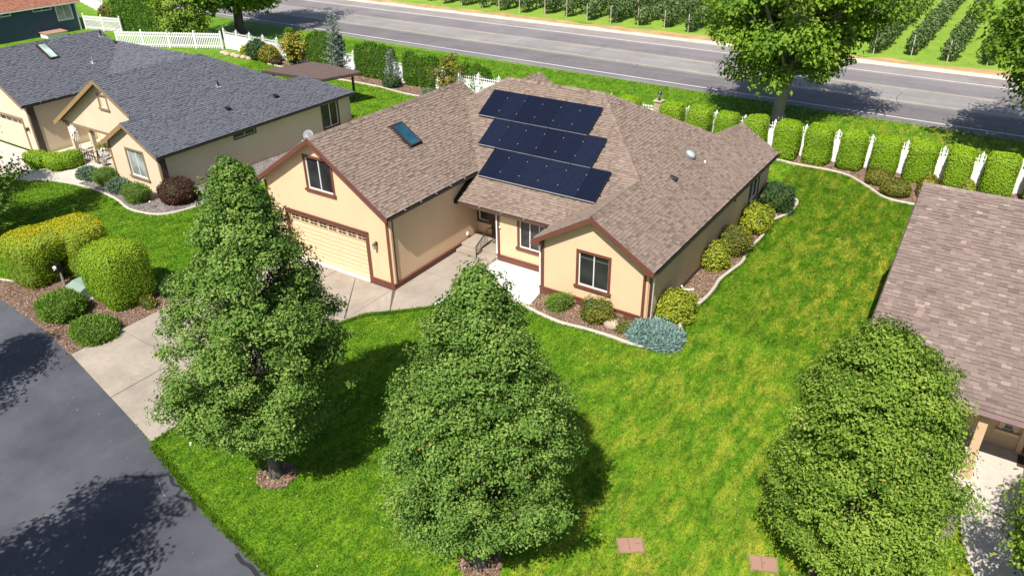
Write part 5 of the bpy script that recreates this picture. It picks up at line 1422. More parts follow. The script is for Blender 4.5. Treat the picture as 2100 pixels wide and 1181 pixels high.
scallop_fence("fence", "white vinyl scalloped fence running behind the arborvitae row", LP + [(p[0], p[1]) for p in RP[:7]], npk=9)
def picket_fence(name, label, a, b, n, h=1.55):
    t = thing(name, label, "fence", (a[0], a[1], 0)); a, b = np.array(a, float), np.array(b, float); d = (b - a); L = np.linalg.norm(d); d /= L; nn = np.array([-d[1], d[0]]); ang = math.atan2(d[1], d[0])
    bm = MB().box(-0.045, 0.045, -0.012, 0.012, 0.05, h); bmd = bm.data("picket", M['vinyl'])
    for k in range(n):
        q = a + d * L * (k + 0.5) / n - nn * 0.03; inst("picket", bmd, t, (q[0], q[1], 0), ang)
    for z in (0.30, 1.15, h - 0.12): MB().beam((a[0], a[1], z), (b[0], b[1], z), 0.035, 0.09).build("rail", M['vinyl'], t)
    m = max(2, int(L / 2.4) + 1)
    pm = MB().box(-0.065, 0.065, -0.065, 0.065, 0, h + 0.12); pm.lathe((0, 0, h + 0.12), [(0.09, 0), (0.085, 0.03), (0.005, 0.12)], 8); pd = pm.data("post", M['vinyl'])
    for k in range(m): q = a + d * L * k / (m - 1); inst("post", pd, t, (q[0], q[1], 0))
picket_fence("fence", "white picket fence beside the leafy tree at upper left", (-57.5, 22.9), (-47.0, 27.6), 60)
picket_fence("fence", "short white picket fence next to the navy house", (-69.2, 26.3), (-63.8, 27.3), 30)
scallop_fence("fence", "white scalloped fence behind flowering shrubs beyond the navy house", [(-88, 36.5), (-85.5, 35.7), (-83, 34.9), (-80.5, 34.1), (-78, 33.3), (-75.5, 32.5)], npk=9)

# ================================================================== clipped hedges along the rear fence
hx = [-1.2, 0.0, 1.85, 3.75, 5.62, 7.45, 9.48, 11.38, 13.26, 15.13, 17.0, 18.88, 20.9, 22.9]
order_r = ["", "", "", "", "", "", "", "", "", "", "", "", ""]
rlabels = {
    -1.2: "low clipped hedge left of the stone pillar", 1.85: "clipped hedge just right of the stone pillar", 3.75: "second clipped hedge right of the stone pillar",
    5.62: "third clipped hedge right of the stone pillar, behind the roof", 7.45: "clipped hedge behind the roof, left of the street tree trunk", 9.48: "clipped hedge right behind the roof corner, right of the street tree trunk",
    11.38: "second full-height clipped hedge right of the roof corner", 13.26: "third full-height clipped hedge right of the roof corner", 15.13: "fourth full-height clipped hedge, above the two small rounded shrubs",
    17.0: "fifth full-height clipped hedge, beside the yellow flowers", 18.88: "narrow clipped hedge partly behind the right house ridge", 20.9: "wide clipped hedge with ragged top behind the right house", 22.9: "clipped hedge at the right edge of the picture"}
for i, x in enumerate(hx):
    if x == 0.0: continue
    R = random.Random(i * 7 + 3)
    wdt = {18.88: 0.62, 20.9: 0.80}.get(x, 0.73) * R.uniform(0.97, 1.03)
    near = x > 9
    shrub("clipped_hedge", rlabels[x], "hedge", (x + R.uniform(-.04, .04), 25.55 + R.uniform(-.05, .05)), [(0, 0, 1.14, wdt, 0.66, 1.14, R.uniform(4.8, 6.5))], 8000 if near else 5000, 0.085, M['lf_hedge'], 100 + i, group="clipped hedges along the rear fence", style='leaf', amp=0.05, freq=2.2, up=0.2, jitter=0.015, spread=0.38, core=M['core_lime'], tstd=0.12, sunlit_gold=0.5)
# stone pillar with lantern
pl = thing("stone_pillar", "stone pillar carrying a black lantern behind the main roof", "pillar", (0.62, 26.2, 0))
Rp = random.Random(4)
MB().box(0.40, 0.84, 25.98, 26.42, 0, 2.02).build("core", M['stone'], pl)
for r in range(8):
    for sgn in range(4):
        for h in range(2):
            w0 = -0.24 + h * 0.24 + (0.02 if r % 2 else 0); z0 = r * 0.25 + 0.01
            u = Rp.uniform(0.0, 0.035)
            c = (0.62, 26.2)
            if sgn == 0: b = (c[0] + w0, c[0] + w0 + 0.22, c[1] - 0.25 - u, c[1] - 0.221)
            elif sgn == 1: b = (c[0] + w0, c[0] + w0 + 0.22, c[1] + 0.221, c[1] + 0.25 + u)
            elif sgn == 2: b = (c[0] - 0.25 - u, c[0] - 0.221, c[1] + w0, c[1] + w0 + 0.22)
            else: b = (c[0] + 0.221, c[0] + 0.25 + u, c[1] + w0, c[1] + w0 + 0.22)
            MB().box(*b, z0, z0 + 0.225).build("stone", M['stone'], pl, bevel=0.02)
MB().box(0.30, 0.94, 25.88, 26.52, 2.03, 2.14).build("cap_stone", M['stone'], pl, bevel=0.03)
lan = thing("lantern", "black post lantern on top of the stone pillar", "lantern", (0.62, 26.2, 2.14))
MB().lathe((0.62, 26.2, 2.142), [(0.12, 0), (0.12, 0.03), (0.04, 0.06), (0.04, 0.18), (0.10, 0.22)], 8).build("base", M['black'], lan)
MB().lathe((0.62, 26.2, 2.365), [(0.09, 0), (0.13, 0.24)], 6).build("glass", M['curtain'], lan)
for k in range(6): t_ = k * 1.0472; MB().tube([(0.62 + .095 * math.cos(t_), 26.2 + .095 * math.sin(t_), 2.36), (0.62 + .137 * math.cos(t_), 26.2 + .137 * math.sin(t_), 2.61)], [0.012, 0.012], 4).build("bar", M['black'], lan)
MB().lathe((0.62, 26.2, 2.61), [(0.16, 0), (0.15, 0.03), (0.06, 0.14), (0.02, 0.16), (0.03, 0.2), (0.004, 0.24)], 8).build("cap", M['black'], lan)

# ================================================================== rear shrubs at right
shrub("shrub", "low rounded olive shrub in the rear bed, left of the pair", "shrub", (15.15, 24.05), [(0, 0, 0.36, 0.66, 0.60, 0.42, 2.4)], 2200, 0.12, M['lf_olive'], 201, group="rounded shrubs in the rear bed", amp=0.06)
shrub("shrub", "low rounded olive shrub in the rear bed, nearer the kerb", "shrub", (16.35, 22.75), [(0, 0, 0.38, 0.72, 0.66, 0.44, 2.4)], 2400, 0.12, M['lf_olive'], 202, group="rounded shrubs in the rear bed", amp=0.06)
shrub("flowering_shrub", "yellow flowering shrub beside the right house ridge", "shrub", (17.75, 23.6), [(0, 0, 0.5, 0.45, 0.8, 0.6, 2.2)], 1500, 0.13, M['lf_amber'], 203, amp=0.1)
shrub("shrub", "small lime tuft of foliage behind the right house roof", "shrub", (19.6, 24.6), [(0, 0, 0.45, 0.35, 0.35, 0.5, 2.2)], 900, 0.11, M['lf_lime'], 204)

# ================================================================== bed along the wing
wing = [
    ("shrub", "bright green mounded shrub below the left of the wing window", (6.85, 2.52), [(0, 0, 0.28, 0.44, 0.40, 0.36, 2.2)], 3000, 0.10, 'lf_spread', 'spray'),
    ("shrub", "yellow-orange loose shrub under the wing window sill", (8.72, 2.50), [(0, 0, 0.34, 0.62, 0.50, 0.46, 2.1)], 3200, 0.10, 'lf_olive', 'leaf'),
    ("shrub", "tiny yellow shrub between the boulder and the blue juniper", (9.95, 2.38), [(0, 0, 0.14, 0.30, 0.26, 0.22, 2.0)], 900, 0.08, 'lf_olive', 'leaf'),
    ("juniper", "pale blue spreading juniper at the wing corner", (11.20, 2.62), [(0, 0, 0.10, 1.08, 0.92, 0.32, 2.2)], 8000, 0.16, 'lf_blue', 'spray'),
    ("shrub", "large lime shrub right behind the blue juniper", (11.18, 4.55), [(0, 0, 0.42, 0.62, 0.74, 0.58, 2.3)], 5000, 0.12, 'lf_lime', 'leaf'),
    ("shrub", "small lime and green shrub midway along the side wall", (11.08, 9.5), [(0, 0, 0.46, 0.48, 0.55, 0.55, 2.3)], 3200, 0.11, 'lf_lime', 'leaf'),
    ("shrub", "olive rounded shrub next in the side bed", (11.28, 11.35), [(0, 0, 0.50, 0.62, 0.70, 0.60, 2.4)], 4000, 0.11, 'lf_olive', 'leaf'),
    ("shrub", "spreading lime shrub near the side window", (11.30, 14.4), [(0, 0, 0.50, 0.70, 0.85, 0.60, 2.3)], 4500, 0.12, 'lf_lime', 'leaf'),
    ("shrub", "dark green glossy shrub at the far end of the side bed", (11.35, 17.5), [(0, 0, 0.55, 0.82, 0.85, 0.66, 2.4)], 4500, 0.15, 'lf_dark', 'spray'),
]
for i, (nm, lb, bs, bl, nlf, lsz, mt, sty) in enumerate(wing):
    shrub(nm, lb, "shrub" if nm == "shrub" else "juniper", bs, bl, nlf, lsz, M[mt], 300 + i, style=sty, core=M['core_blue'] if mt == 'lf_blue' else M['core'], amp=0.15 if mt != 'lf_blue' else 0.05, freq=5.0, spread=0.6, up=0.35, jitter=0.085 if mt != 'lf_blue' else 0.05, group="shrubs in the bed along the wing")
def rock(name, label, c, r, seed, cat="rock", grp=None):
    R = np.random.default_rng(seed); mb = MB(); g = 9; vs = []; fs = []
    for i in range(g + 1):
        for j in range(2 * g):
            th = math.pi * i / g; ph = math.pi * j / g; vs.append((math.sin(th) * math.cos(ph), math.sin(th) * math.sin(ph), math.cos(th)))
    V = np.array(vs); V = V * (1 + lumps(V * 2, seed, 0.12, 1.6))[:, None]; V = np.sign(V) * np.abs(V) ** 0.85 * np.array(r) + np.array([c[0], c[1], r[2] * 0.55])
    V[:, 2] = np.maximum(V[:, 2], 0.0)
    for i in range(g):
        for j in range(2 * g): a = i * 2 * g + j; b = i * 2 * g + (j + 1) % (2 * g); fs.append((a, a + 2 * g, b + 2 * g, b))
    mb.mesh(V, fs); return tag(mb.build(name, M['stone'], None, smooth=True, loc=(c[0], c[1], 0)), label, cat, grp)
rock("boulder", "tan boulder beside the yellow-orange shrub under the wing window", (9.42, 2.36), (0.34, 0.24, 0.24), 1)
rock("boulder", "small stone at the left of the fence bed rocks", (-45.2, 26.3), (0.35, 0.3, 0.2), 2, grp="stones edging the rear bed")
for k, (xx, yy) in enumerate([(-44.3, 26.0), (-43.5, 26.1), (-42.7, 25.9), (-41.9, 26.0), (-41.0, 25.9)]):
    rock("boulder", ["second", "third", "fourth", "fifth", "rightmost"][k] + " stone from the left in the fence bed edging", (xx, yy), (0.36, 0.28, 0.2), 5 + k, grp="stones edging the rear bed")

# ================================================================== bed by the street: topiary, utility box, meter post
shrub("topiary_hedge", "big golden arched topiary hedge left of the utility box", "topiary", (-14.1, -7.0),
      [(-0.40, -0.95, 1.12, 1.12, 0.90, 1.16, 4.5), (0.50, 0.85, 1.16, 1.18, 1.02, 1.20, 5.0), (0.02, 0.0, 1.62, 1.10, 1.50, 0.70, 4.5)], 32000, 0.070, M['lf_gold'], 401, amp=0.09, freq=1.6, jitter=0.035, spread=0.42, style='leaf', up=0.2, sunlit_gold=1.0, core=M['core_lime'], tstd=0.11)
shrub("topiary_hedge", "tall rounded green topiary right of the utility box", "topiary", (-9.55, -6.9), [(0, 0, 1.30, 1.14, 1.10, 1.38, 4.2)], 26000, 0.070, M['lf_box'], 402, amp=0.09, freq=1.5, jitter=0.035, spread=0.42, style='leaf', up=0.2, sunlit_gold=0.45, core=M['core_lime'], tstd=0.11)
shrub("mound_shrub", "low green mounded juniper in front of the golden topiary", "shrub", (-10.55, -9.05), [(0, 0, 0.38, 0.98, 0.80, 0.50, 2.3)], 9000, 0.12, M['lf_spread'], 403, style='spray', amp=0.07, freq=5, up=0.5, spread=0.6, jitter=0.05)
shrub("mound_shrub", "low green mounded juniper beside the driveway edge", "shrub", (-7.95, -9.2), [(0, 0, 0.16, 1.05, 0.78, 0.42, 2.1)], 8000, 0.13, M['lf_spread'], 404, style='spray', amp=0.08, freq=5, up=0.5, spread=0.7, jitter=0.06)
shrub("shrub", "tiny spiky shrub at the foot of the green topiary", "shrub", (-8.05, -6.75), [(0, 0, 0.1, 0.42, 0.22, 0.36, 2.0)], 500, 0.22, M['lf_olive'], 405, style='spray', up=0.9, spread=0.35, width=0.1)
shrub("shrub", "small dark green shrub behind the green topiary by the driveway", "shrub", (-8.1, -5.55), [(0, 0, 0.28, 0.45, 0.45, 0.36, 2.2)], 1800, 0.12, M['lf_dark'], 406, style='spray', up=0.4, spread=0.6)
ub = thing("utility_box", "pale green utility transformer box between the two topiaries", "utility box", (-11.35, -7.75, 0))
MB().box(-11.98, -10.55, -8.25, -7.2, 0.0, 0.075).build("pad", M['kerb'], ub, bevel=0.01)
mb = MB(); x0, x1, y0, y1 = -11.82, -10.72, -8.12, -7.35
mb.mesh([(x0, y0, 0.076), (x1, y0, 0.076), (x1, y1, 0.076), (x0, y1, 0.076), (x0, y0, 0.52), (x1, y0, 0.52), (x1, y0 + .35, 0.66), (x0, y0 + .35, 0.66), (x1, y1, 0.66), (x0, y1, 0.66)],
        [(0, 1, 5, 4), (4, 5, 6, 7), (7, 6, 8, 9), (1, 2, 8, 6, 5), (3, 0, 4, 7, 9), (2, 3, 9, 8)]); mb.build("cabinet", M['greenbox'], ub, bevel=0.02)
for (a, b, z) in ((-11.6, -11.38, 0.36), (-11.3, -11.12, 0.30), (-11.05, -10.92, 0.38)):
    MB().box(a, b, y0 - 0.006, y0 - 0.001, z - 0.045, z + 0.045).build("sticker", M['whitepaint'], ub)
MB().box(-11.27, -11.25, y0 - 0.012, y0 - 0.001, 0.09, 0.50).build("door_seam", M['umber'], ub)
mp_ = thing("meter_post", "black meter post with a white round dial in the golden topiary", "meter post", (-13.04, -7.64, 0))
MB().tube([(-13.10, -7.62, 0), (-13.10, -7.62, 0.74)], [0.05, 0.05], 8).build("conduit", M['black'], mp_); MB().tube([(-12.96, -7.66, 0), (-12.96, -7.66, 0.74)], [0.05, 0.05], 8).build("conduit", M['steel'], mp_)
MB().box(-13.20, -12.84, -7.78, -7.56, 0.72, 1.12).build("housing", M['black'], mp_, bevel=0.02)
MB().tube([(-13.0, -7.78, 0.93), (-13.0, -7.86, 0.93)], [0.10, 0.095], 14).build("dial", M['whitepaint'], mp_)
MB().tube([(-13.0, -7.861, 0.93), (-13.0, -7.872, 0.93)], [0.055, 0.055], 12).build("dial_face", M['greymetal'], mp_)

# valve boxes in the lawn
def valve(label, c, ang, extra):
    t = thing("valve_box", label, "valve box", (c[0], c[1], 0), "irrigation valve boxes in the lawn"); t.rotation_euler.z = ang
    def ch(mb, nm, mat): o = link(nm, mb.data(nm, M[mat]), t); return o
    ch(MB().box(-0.37, 0.37, -0.26, 0.26, 0.0, 0.035), "rim", 'lidrim')
    l = link("lid", MB().box(-0.33, 0.33, -0.22, 0.22, 0.036, 0.058).data("lid", M['lid']), t); b = l.modifiers.new("bevel", 'BEVEL'); b.width = 0.02; b.segments = 2
    ch(MB().box(-0.05, -0.04, -0.21, 0.21, 0.0582, 0.0595), "seam", 'umber')
    for dx in ((0.16, 0.22) if extra else (0.02,)): ch(MB().lathe((dx, 0.02, 0.0582), [(0.014, 0), (0.014, 0.004)], 8), "bolt_hole", 'black')
valve("pinkish valve box lid alone in the open front lawn", (14.96, -7.28), 0.62, True)
valve("pinkish valve box lid at the edge of the right tree", (18.22, -5.92), 0.42, False)
wr = thing("ground_marker", "tiny white marker peg under the left front tree", "marker", (1.11, -11.29, 0))
MB().box(1.08, 1.14, -11.32, -11.26, 0.0, 0.09).build("peg", M['vinyl'], wr)
MB().lathe((1.11, -11.29, 0.09), [(0.035, 0), (0.035, 0.015), (0.015, 0.025)], 8).build("cap", M['whitepaint'], wr)

# ================================================================== left neighbour's planting
shrub("clipped_hedge", "curved lime clipped hedge beside the pale path", "hedge", (-28.7, 0.2), [(-0.75, -0.25, 0.45, 0.95, 0.62, 0.47, 3.0), (0.65, 0.15, 0.45, 0.95, 0.66, 0.47, 3.0), (1.3, 0.75, 0.48, 0.55, 0.7, 0.5, 3.0)], 9500, 0.085, M['lf_hedge'], 501, style='leaf', amp=0.05, up=0.2, spread=0.42, sunlit_gold=0.4, core=M['core_lime'], tstd=0.12)
lf = [("juniper", "sage green juniper beside the neighbour's porch steps", (-24.75, 0.45), [(0, 0, 0.2, 0.85, 0.5, 0.38, 2.1)], 2800, 0.18, 'lf_sage', 'spray'),
      ("shrub", "rounded green shrub against the small gable's left corner", (-22.95, 0.55), [(0, 0, 0.42, 0.62, 0.58, 0.45, 2.8)], 3200, 0.10, 'lf_spread', 'spray'),
      ("juniper", "sage green juniper below the neighbour's gable window", (-21.05, 0.25), [(0, 0, 0.26, 0.80, 0.50, 0.40, 2.2)], 3200, 0.18, 'lf_sage', 'spray'),
      ("shrub", "rounded green shrub right of the sage juniper", (-18.95, -0.05), [(0, 0, 0.45, 0.72, 0.62, 0.48, 2.8)], 3600, 0.10, 'lf_spread', 'spray'),
      ("shrub", "dark red barberry bush at the neighbour's corner", (-16.95, 1.15), [(0, 0, 0.62, 0.98, 0.85, 0.62, 2.6)], 6500, 0.10, 'lf_red', 'leaf'),
      ("shrub", "bright green rounded shrub behind the left front tree top", (-15.9, 4.6), [(0, 0, 0.6, 0.75, 0.75, 0.6, 2.6)], 3000, 0.13, 'lf_road', 'leaf'),
      ("shrub", "small amber shrub at the rear corner of the neighbour's wall", (-16.9, 15.9), [(0, 0, 0.4, 0.7, 0.6, 0.5, 2.3)], 1600, 0.14, 'lf_amber', 'leaf')]
for i, (nm, lb, bs, bl, nlf, lsz, mt, sty) in enumerate(lf):
    shrub(nm, lb, nm, bs, bl, nlf, lsz, M[mt], 510 + i, style=sty, amp=0.07, up=0.3, spread=0.55, jitter=0.05)
pl_ = thing("path_light", "small path light in the neighbour's gravel bed", "path light", (-17.3, -0.35, 0))
MB().tube([(-17.3, -.35, 0), (-17.3, -.35, 0.42)], [0.015, 0.015], 6).build("stem", M['greymetal'], pl_); MB().lathe((-17.3, -.35, 0.42), [(0.09, 0), (0.08, 0.02), (0.01, 0.07)], 10).build("hat", M['steel'], pl_)

# ================================================================== arborvitae and mixed planting along the rear fence
def column(x, y, h, r, label, seed, mat='lf_arb', n=3600, group="arborvitae along the rear fence", leaf=0.14):
    shrub("arborvitae", label, "arborvitae", (x, y), [(0, 0, h * 0.44, r, r, h * 0.58, 2.6)], n, leaf, M[mat], seed, group=group, style='spray', amp=0.06, freq=3.5, up=0.7, spread=0.40, width=0.24, jitter=0.05, tstd=0.2)
groups = [("beside the amber shrub at left", -36.35, 1, 2.75), ("left of the blue spruce", -33.6, 5, 2.6), ("between the two spruces", -27.5, 5, 2.45), ("right of the small spruce", -21.9, 4, 2.2), ("right of the yellowing tree behind the garage roof", -15.8, 3, 2.2)]
nth = ["first", "second", "third", "fourth", "fifth"]
for gi, (where, x0, n, h) in enumerate(groups):
    for k in range(n):
        lab = f"arborvitae column {where}" if n == 1 else f"{nth[k]} arborvitae from the left {where}"
        column(x0 + k * 0.84, 26.75 - (x0 + 16) * 0.025, h * R0.uniform(1.05, 1.20), 0.50, lab, 600 + gi * 10 + k)
for k in range(8):
    column(-65.3 + k * 1.15, 28.4 - 0.05 * k, R0.uniform(3.7, 4.2) if k not in (0, 4) else 4.8, 0.72, ["leftmost tall", "second tall", "third tall", "fourth tall", "fifth tall", "sixth tall", "seventh tall", "rightmost tall"][k] + " arborvitae at the upper left, beyond the picket fence", 660 + k, 'lf_arb', 2600, "tall arborvitae beyond the neighbour's lawn", 0.24)
mix_ = [("shrub", "dark green rounded shrub by the white fence behind the charcoal roof", (-40.4, 26.6), [(0, 0, 0.75, 0.95, 0.8, 0.85, 2.3)], 2200, 0.18, 'lf_dark'),
        ("shrub", "amber shrub left of the first arborvitae", (-38.6, 26.3), [(0, 0, 0.65, 0.9, 0.75, 0.75, 2.2)], 2000, 0.18, 'lf_amber'),
        ("shrub", "lime leafy plant by the white fence at left", (-42.2, 26.7), [(0, 0, 0.4, 0.6, 0.5, 0.5, 2.0)], 900, 0.2, 'lf_lime'),
        ("shrub", "purple-red low shrub under the amber shrub", (-37.2, 25.9), [(0, 0, 0.25, 0.5, 0.4, 0.3, 2.0)], 700, 0.15, 'lf_red'),
        ("shrub", "dark ball shrub at the foot of the blue spruce", (-29.1, 25.7), [(0, 0, 0.3, 0.5, 0.45, 0.36, 2.3)], 1000, 0.14, 'lf_dark'),
        ("shrub", "dark ball shrub at the foot of the small spruce", (-22.6, 25.4), [(0, 0, 0.4, 0.7, 0.6, 0.45, 2.3)], 1300, 0.14, 'lf_dark'),
        ("shrub", "mixed yellow flowering shrubs beyond the navy house", (-70.5, 30.5), [(0, 0, 0.9, 1.8, 1.2, 1.2, 2.2), (2.6, -0.6, 0.8, 1.4, 1.0, 1.1, 2.2)], 3000, 0.25, 'lf_olive'),
        ("shrub", "grey-green low shrub behind the garage roof ridge", (-18.6, 25.2), [(0, 0, 0.2, 0.6, 0.4, 0.3, 2.1)], 700, 0.14, 'lf_sage')]
for i, (nm, lb, bs, bl, nlf, lsz, mt) in enumerate(mix_):
    shrub(nm, lb, "shrub", bs, bl, nlf, lsz, M[mt], 700 + i, amp=0.12, freq=3, jitter=0.08)
cone = lambda t: max(0.04, (1 - t) ** 0.8)
def spruce(label, x, y, h, r, seed, n):
    rng = np.random.default_rng(seed); t = thing("blue_spruce", label, "spruce", (x, y, 0), "blue spruces by the rear fence"); mb = MB(); mb.tube([(x, y, 0), (x, y, h * .5), (x + .05, y, h)], [0.09, 0.06, 0.01], 7)
    P = []; N = []
    for k in range(70):
        tt = k / 70; z = 0.25 + (h - 0.3) * tt; az = k * 2.4; L = r * (1 - tt) ** 0.75 * rng.uniform(0.6, 1.15) + 0.10
        d = np.array([math.cos(az), math.sin(az), 0.12 + 0.5 * tt]); e = np.array([x, y, z]) + d * L
        mb.tube([(x, y, z), tuple(e)], [0.02, 0.006], 4, False)
        m = max(6, int(n / 70 * (0.4 + L))); q = rng.uniform(0.2, 1.05, m)[:, None]
        P.append(np.array([x, y, z]) + d * L * q + rng.normal(0, 0.05, (m, 3))); N.append(np.tile(d, (m, 1)) + rng.normal(0, 0.5, (m, 3)))
    mb.build("trunk", M['bark'], t)
    P, N = np.concatenate(P), np.concatenate(N)
    crown_obj("crown", t, [needles(P, N, 0.20, rng, np.clip(rng.normal(0.5, 0.2, len(P)), 0, 1), 0.13, 0.3)], M['lf_spruce'])
spruce("tall pale blue spruce among the arborvitae", -29.75, 26.35, 5.1, 1.25, 801, 2600)
spruce("small thin weeping spruce between arborvitae groups", -23.0, 25.9, 2.9, 0.6, 802, 900)
smalltree = lambda t: 0.35 + 0.75 * math.sin(min(1, t * 1.05) * 2.9)
tree("small_tree", "small yellowing tree left of the second arborvitae group", (-35.0, 26.5), 2.9, 0.5, 1.15, smalltree, 40, 2200, 0.2, M['lf_amber'], M['bark'], 811, trunk_r=0.05, clump_r=0.4)
tree("small_tree", "small yellowing tree behind the garage roof ridge", (-17.2, 26.2), 2.9, 0.5, 1.15, smalltree, 44, 2600, 0.18, M['lf_olive'], M['bark'], 812, trunk_r=0.05, clump_r=0.4)
tree("leafy_tree", "leafy light green tree by the picket fence at upper left", (-53.6, 28.3), 5.4, 0.6, 3.1, smalltree, 120, 8500, 0.27, M['lf_pear2'], M['bark'], 813, trunk_r=0.12, clump_r=0.75)

# ================================================================== street trees
def table(*pts):
    xs = [p[0] for p in pts]; ys = [p[1] for p in pts]
    return lambda t: float(np.interp(t, xs, ys))
pear = table((0, .22), (.07, .55), (.17, .90), (.27, 1), (.38, 1), (.55, .8), (.75, .53), (.9, .24), (1, .06))
pear2 = table((0, .22), (.07, .52), (.17, .88), (.28, 1), (.45, .90), (.62, .74), (.82, .42), (.92, .22), (1, .05))
pear3 = table((0, .6), (.15, .95), (.35, 1), (.6, .88), (.8, .72), (.93, .48), (1, .2))
broad = lambda t: math.sqrt(max(0.02, 1 - (2 * t * 0.96 - 0.86) ** 2)) if t < 0.98 else 0.15
tree("pear_tree", "left of the two whole front trees, beside the driveway", (4.57, -10.74), 10.1, 1.75, 2.45, pear, 420, 135000, 0.088, M['lf_pear'], M['bark'], 901, "pear trees along the street", 0.16, (0.5, 0.3), 0.40, lobes=0.055, limb_rise=1.0, hollow=0.14, skin=420, leaders=5)
tree("pear_tree", "dense front tree in the middle of the lawn with an upright top", (11.84, -10.03), 8.9, 1.55, 2.42, pear2, 420, 135000, 0.080, M['lf_pear'], M['bark'], 902, "pear trees along the street", 0.16, (0.25, 0.1), 0.37, leaders=9, lobes=0.055, limb_rise=1.0, hollow=0.03, skin=420)
tree("pear_tree", "broad front tree at the right, before the mauve-brown roof", (19.95, -5.35), 7.4, 1.2, 1.92, pear3, 400, 130000, 0.080, M['lf_pear2'], M['bark'], 903, "pear trees along the street", 0.16, (-0.15, 0.1), 0.38, leaders=4, lobes=0.10, limb_rise=0.9, hollow=0.16, skin=360)
tree("pear_tree", "cropped tree at the lower right corner", (25.1, -3.9), 6.9, 0.9, 2.05, pear, 170, 24000, 0.12, M['lf_pear2'], M['bark'], 904, "pear trees along the street", 0.14, (0, 0), 0.46)
tree("street_tree", "large roadside tree with pale trunk behind the hedge row", (6.83, 33.0), 14.5, 4.3, 6.0, broad, 300, 40000, 0.30, M['lf_road'], M['bark2'], 905, "roadside trees", 0.42, (0.6, 0), 1.0, limb_rise=0.5, forks=3, lobes=0.16, hollow=0.22)
tree("street_tree", "roadside tree cut off by the right edge of the picture", (24.2, 32.5), 14.0, 4.0, 6.3, broad, 280, 36000, 0.30, M['lf_road'], M['bark2'], 906, "roadside trees", 0.42, (0, 0), 1.0, limb_rise=0.5, forks=3, lobes=0.16, hollow=0.22)
tree("street_tree", "roadside tree with dark forked trunk at the upper left", (-52.0, 33.9), 14.0, 3.6, 7.0, broad, 200, 16000, 0.5, M['lf_road'], M['bark'], 907, "roadside trees", 0.5, (0, 0), 1.3, limb_rise=0.35, forks=2, lobes=0.14)
# trees standing just outside the frame whose shadows fall into it
tree("pear_tree", "neighbour's front tree whose twigs show at the left edge", (-20.9, -7.3), 9.3, 1.2, 3.1, pear, 130, 12000, 0.18, M['lf_pear'], M['bark'], 911, "pear trees along the street", 0.15, clump_r=0.6)
tree("pear_tree", "tree beyond the left edge shading the lawn by the curved hedge", (-27.2, -7.4), 9.0, 1.2, 2.9, pear, 110, 9000, 0.2, M['lf_pear'], M['bark'], 912, "pear trees along the street", 0.15, clump_r=0.62)
tree("pear_tree", "tree beyond the lower left edge that shades the asphalt corner", (2.95, -20.4), 9.6, 1.2, 3.0, pear, 150, 16000, 0.17, M['lf_pear'], M['bark'], 913, "pear trees along the street", 0.15, clump_r=0.6)
tree("pear_tree", "tree beyond the left edge that shades the asphalt", (-8.0, -17.6), 9.4, 1.2, 2.9, pear, 120, 11000, 0.19, M['lf_pear'], M['bark'], 914, "pear trees along the street", 0.15, clump_r=0.6)

# ================================================================== vineyard rows
vpost = MB().box(-0.04, 0.04, -0.04, 0.04, 0, 1.9).data("post", M['post'])
ORD = 'first second third fourth fifth sixth seventh eighth ninth tenth eleventh twelfth thirteenth fourteenth fifteenth sixteenth seventeenth eighteenth nineteenth twentieth twenty-first twenty-second last'.split()
for k in range(-18, 5):
    X0 = 8.4 + 3.07 * k; y0 = 57.6 - 0.032 * X0 + R0.uniform(-0.5, 0.6); y1 = min(100, 66 + max(0, X0 + 44) * 0.58) + 4
    rng = np.random.default_rng(1000 + k)
    ids = k + 19
    lab = ORD[k + 18] + " long leafy vine row from the left across the road"
    t = thing("vine_row", lab, "vine row", (X0, y0, 0), "vine rows across the road")
    L = y1 - y0; nv = int(L / 1.5); P = []; N = []; T = []; mb = MB()
    for v in range(nv):
        vy = y0 + 0.6 + v * 1.5 + rng.normal(0, 0.12); hh = rng.uniform(1.6, 2.2); ww = rng.uniform(0.6, 0.95)
        m = int(320 * rng.uniform(0.7, 1.2))
        d = rng.normal(0, 1, (m, 3)); d /= np.linalg.norm(d, axis=1)[:, None]
        P.append(np.array([X0 + rng.normal(0, .08), vy, hh * 0.60]) + d * np.array([ww, 0.85, hh * 0.46]) * rng.uniform(0.55, 1.05, m)[:, None]); N.append(d)
        T.append(np.clip(rng.normal(rng.normal(0.45, 0.1), 0.2, m), 0, 0.95))
        mb.tube([(X0, vy, 0), (X0 + 0.04, vy, 0.8)], [0.05, 0.035], 5, False)
    mb.build("vine_trunks", M['bark'], t)["kind"] = "stuff"
    crown_obj("foliage", t, [leaves(np.concatenate(P), np.concatenate(N), 0.30, rng, np.concatenate(T), spread=0.5)], M['lf_vine'])
    for q in range(int(L / 7.0) + 1):
        o = inst("post", vpost, t, (X0 - 0.02, y0 + q * 7.0, 0))
    MB().tube([(X0, y0, 1.25), (X0, y1, 1.25)], [0.012, 0.012], 4).build("trellis_wire", M['steel'], t)

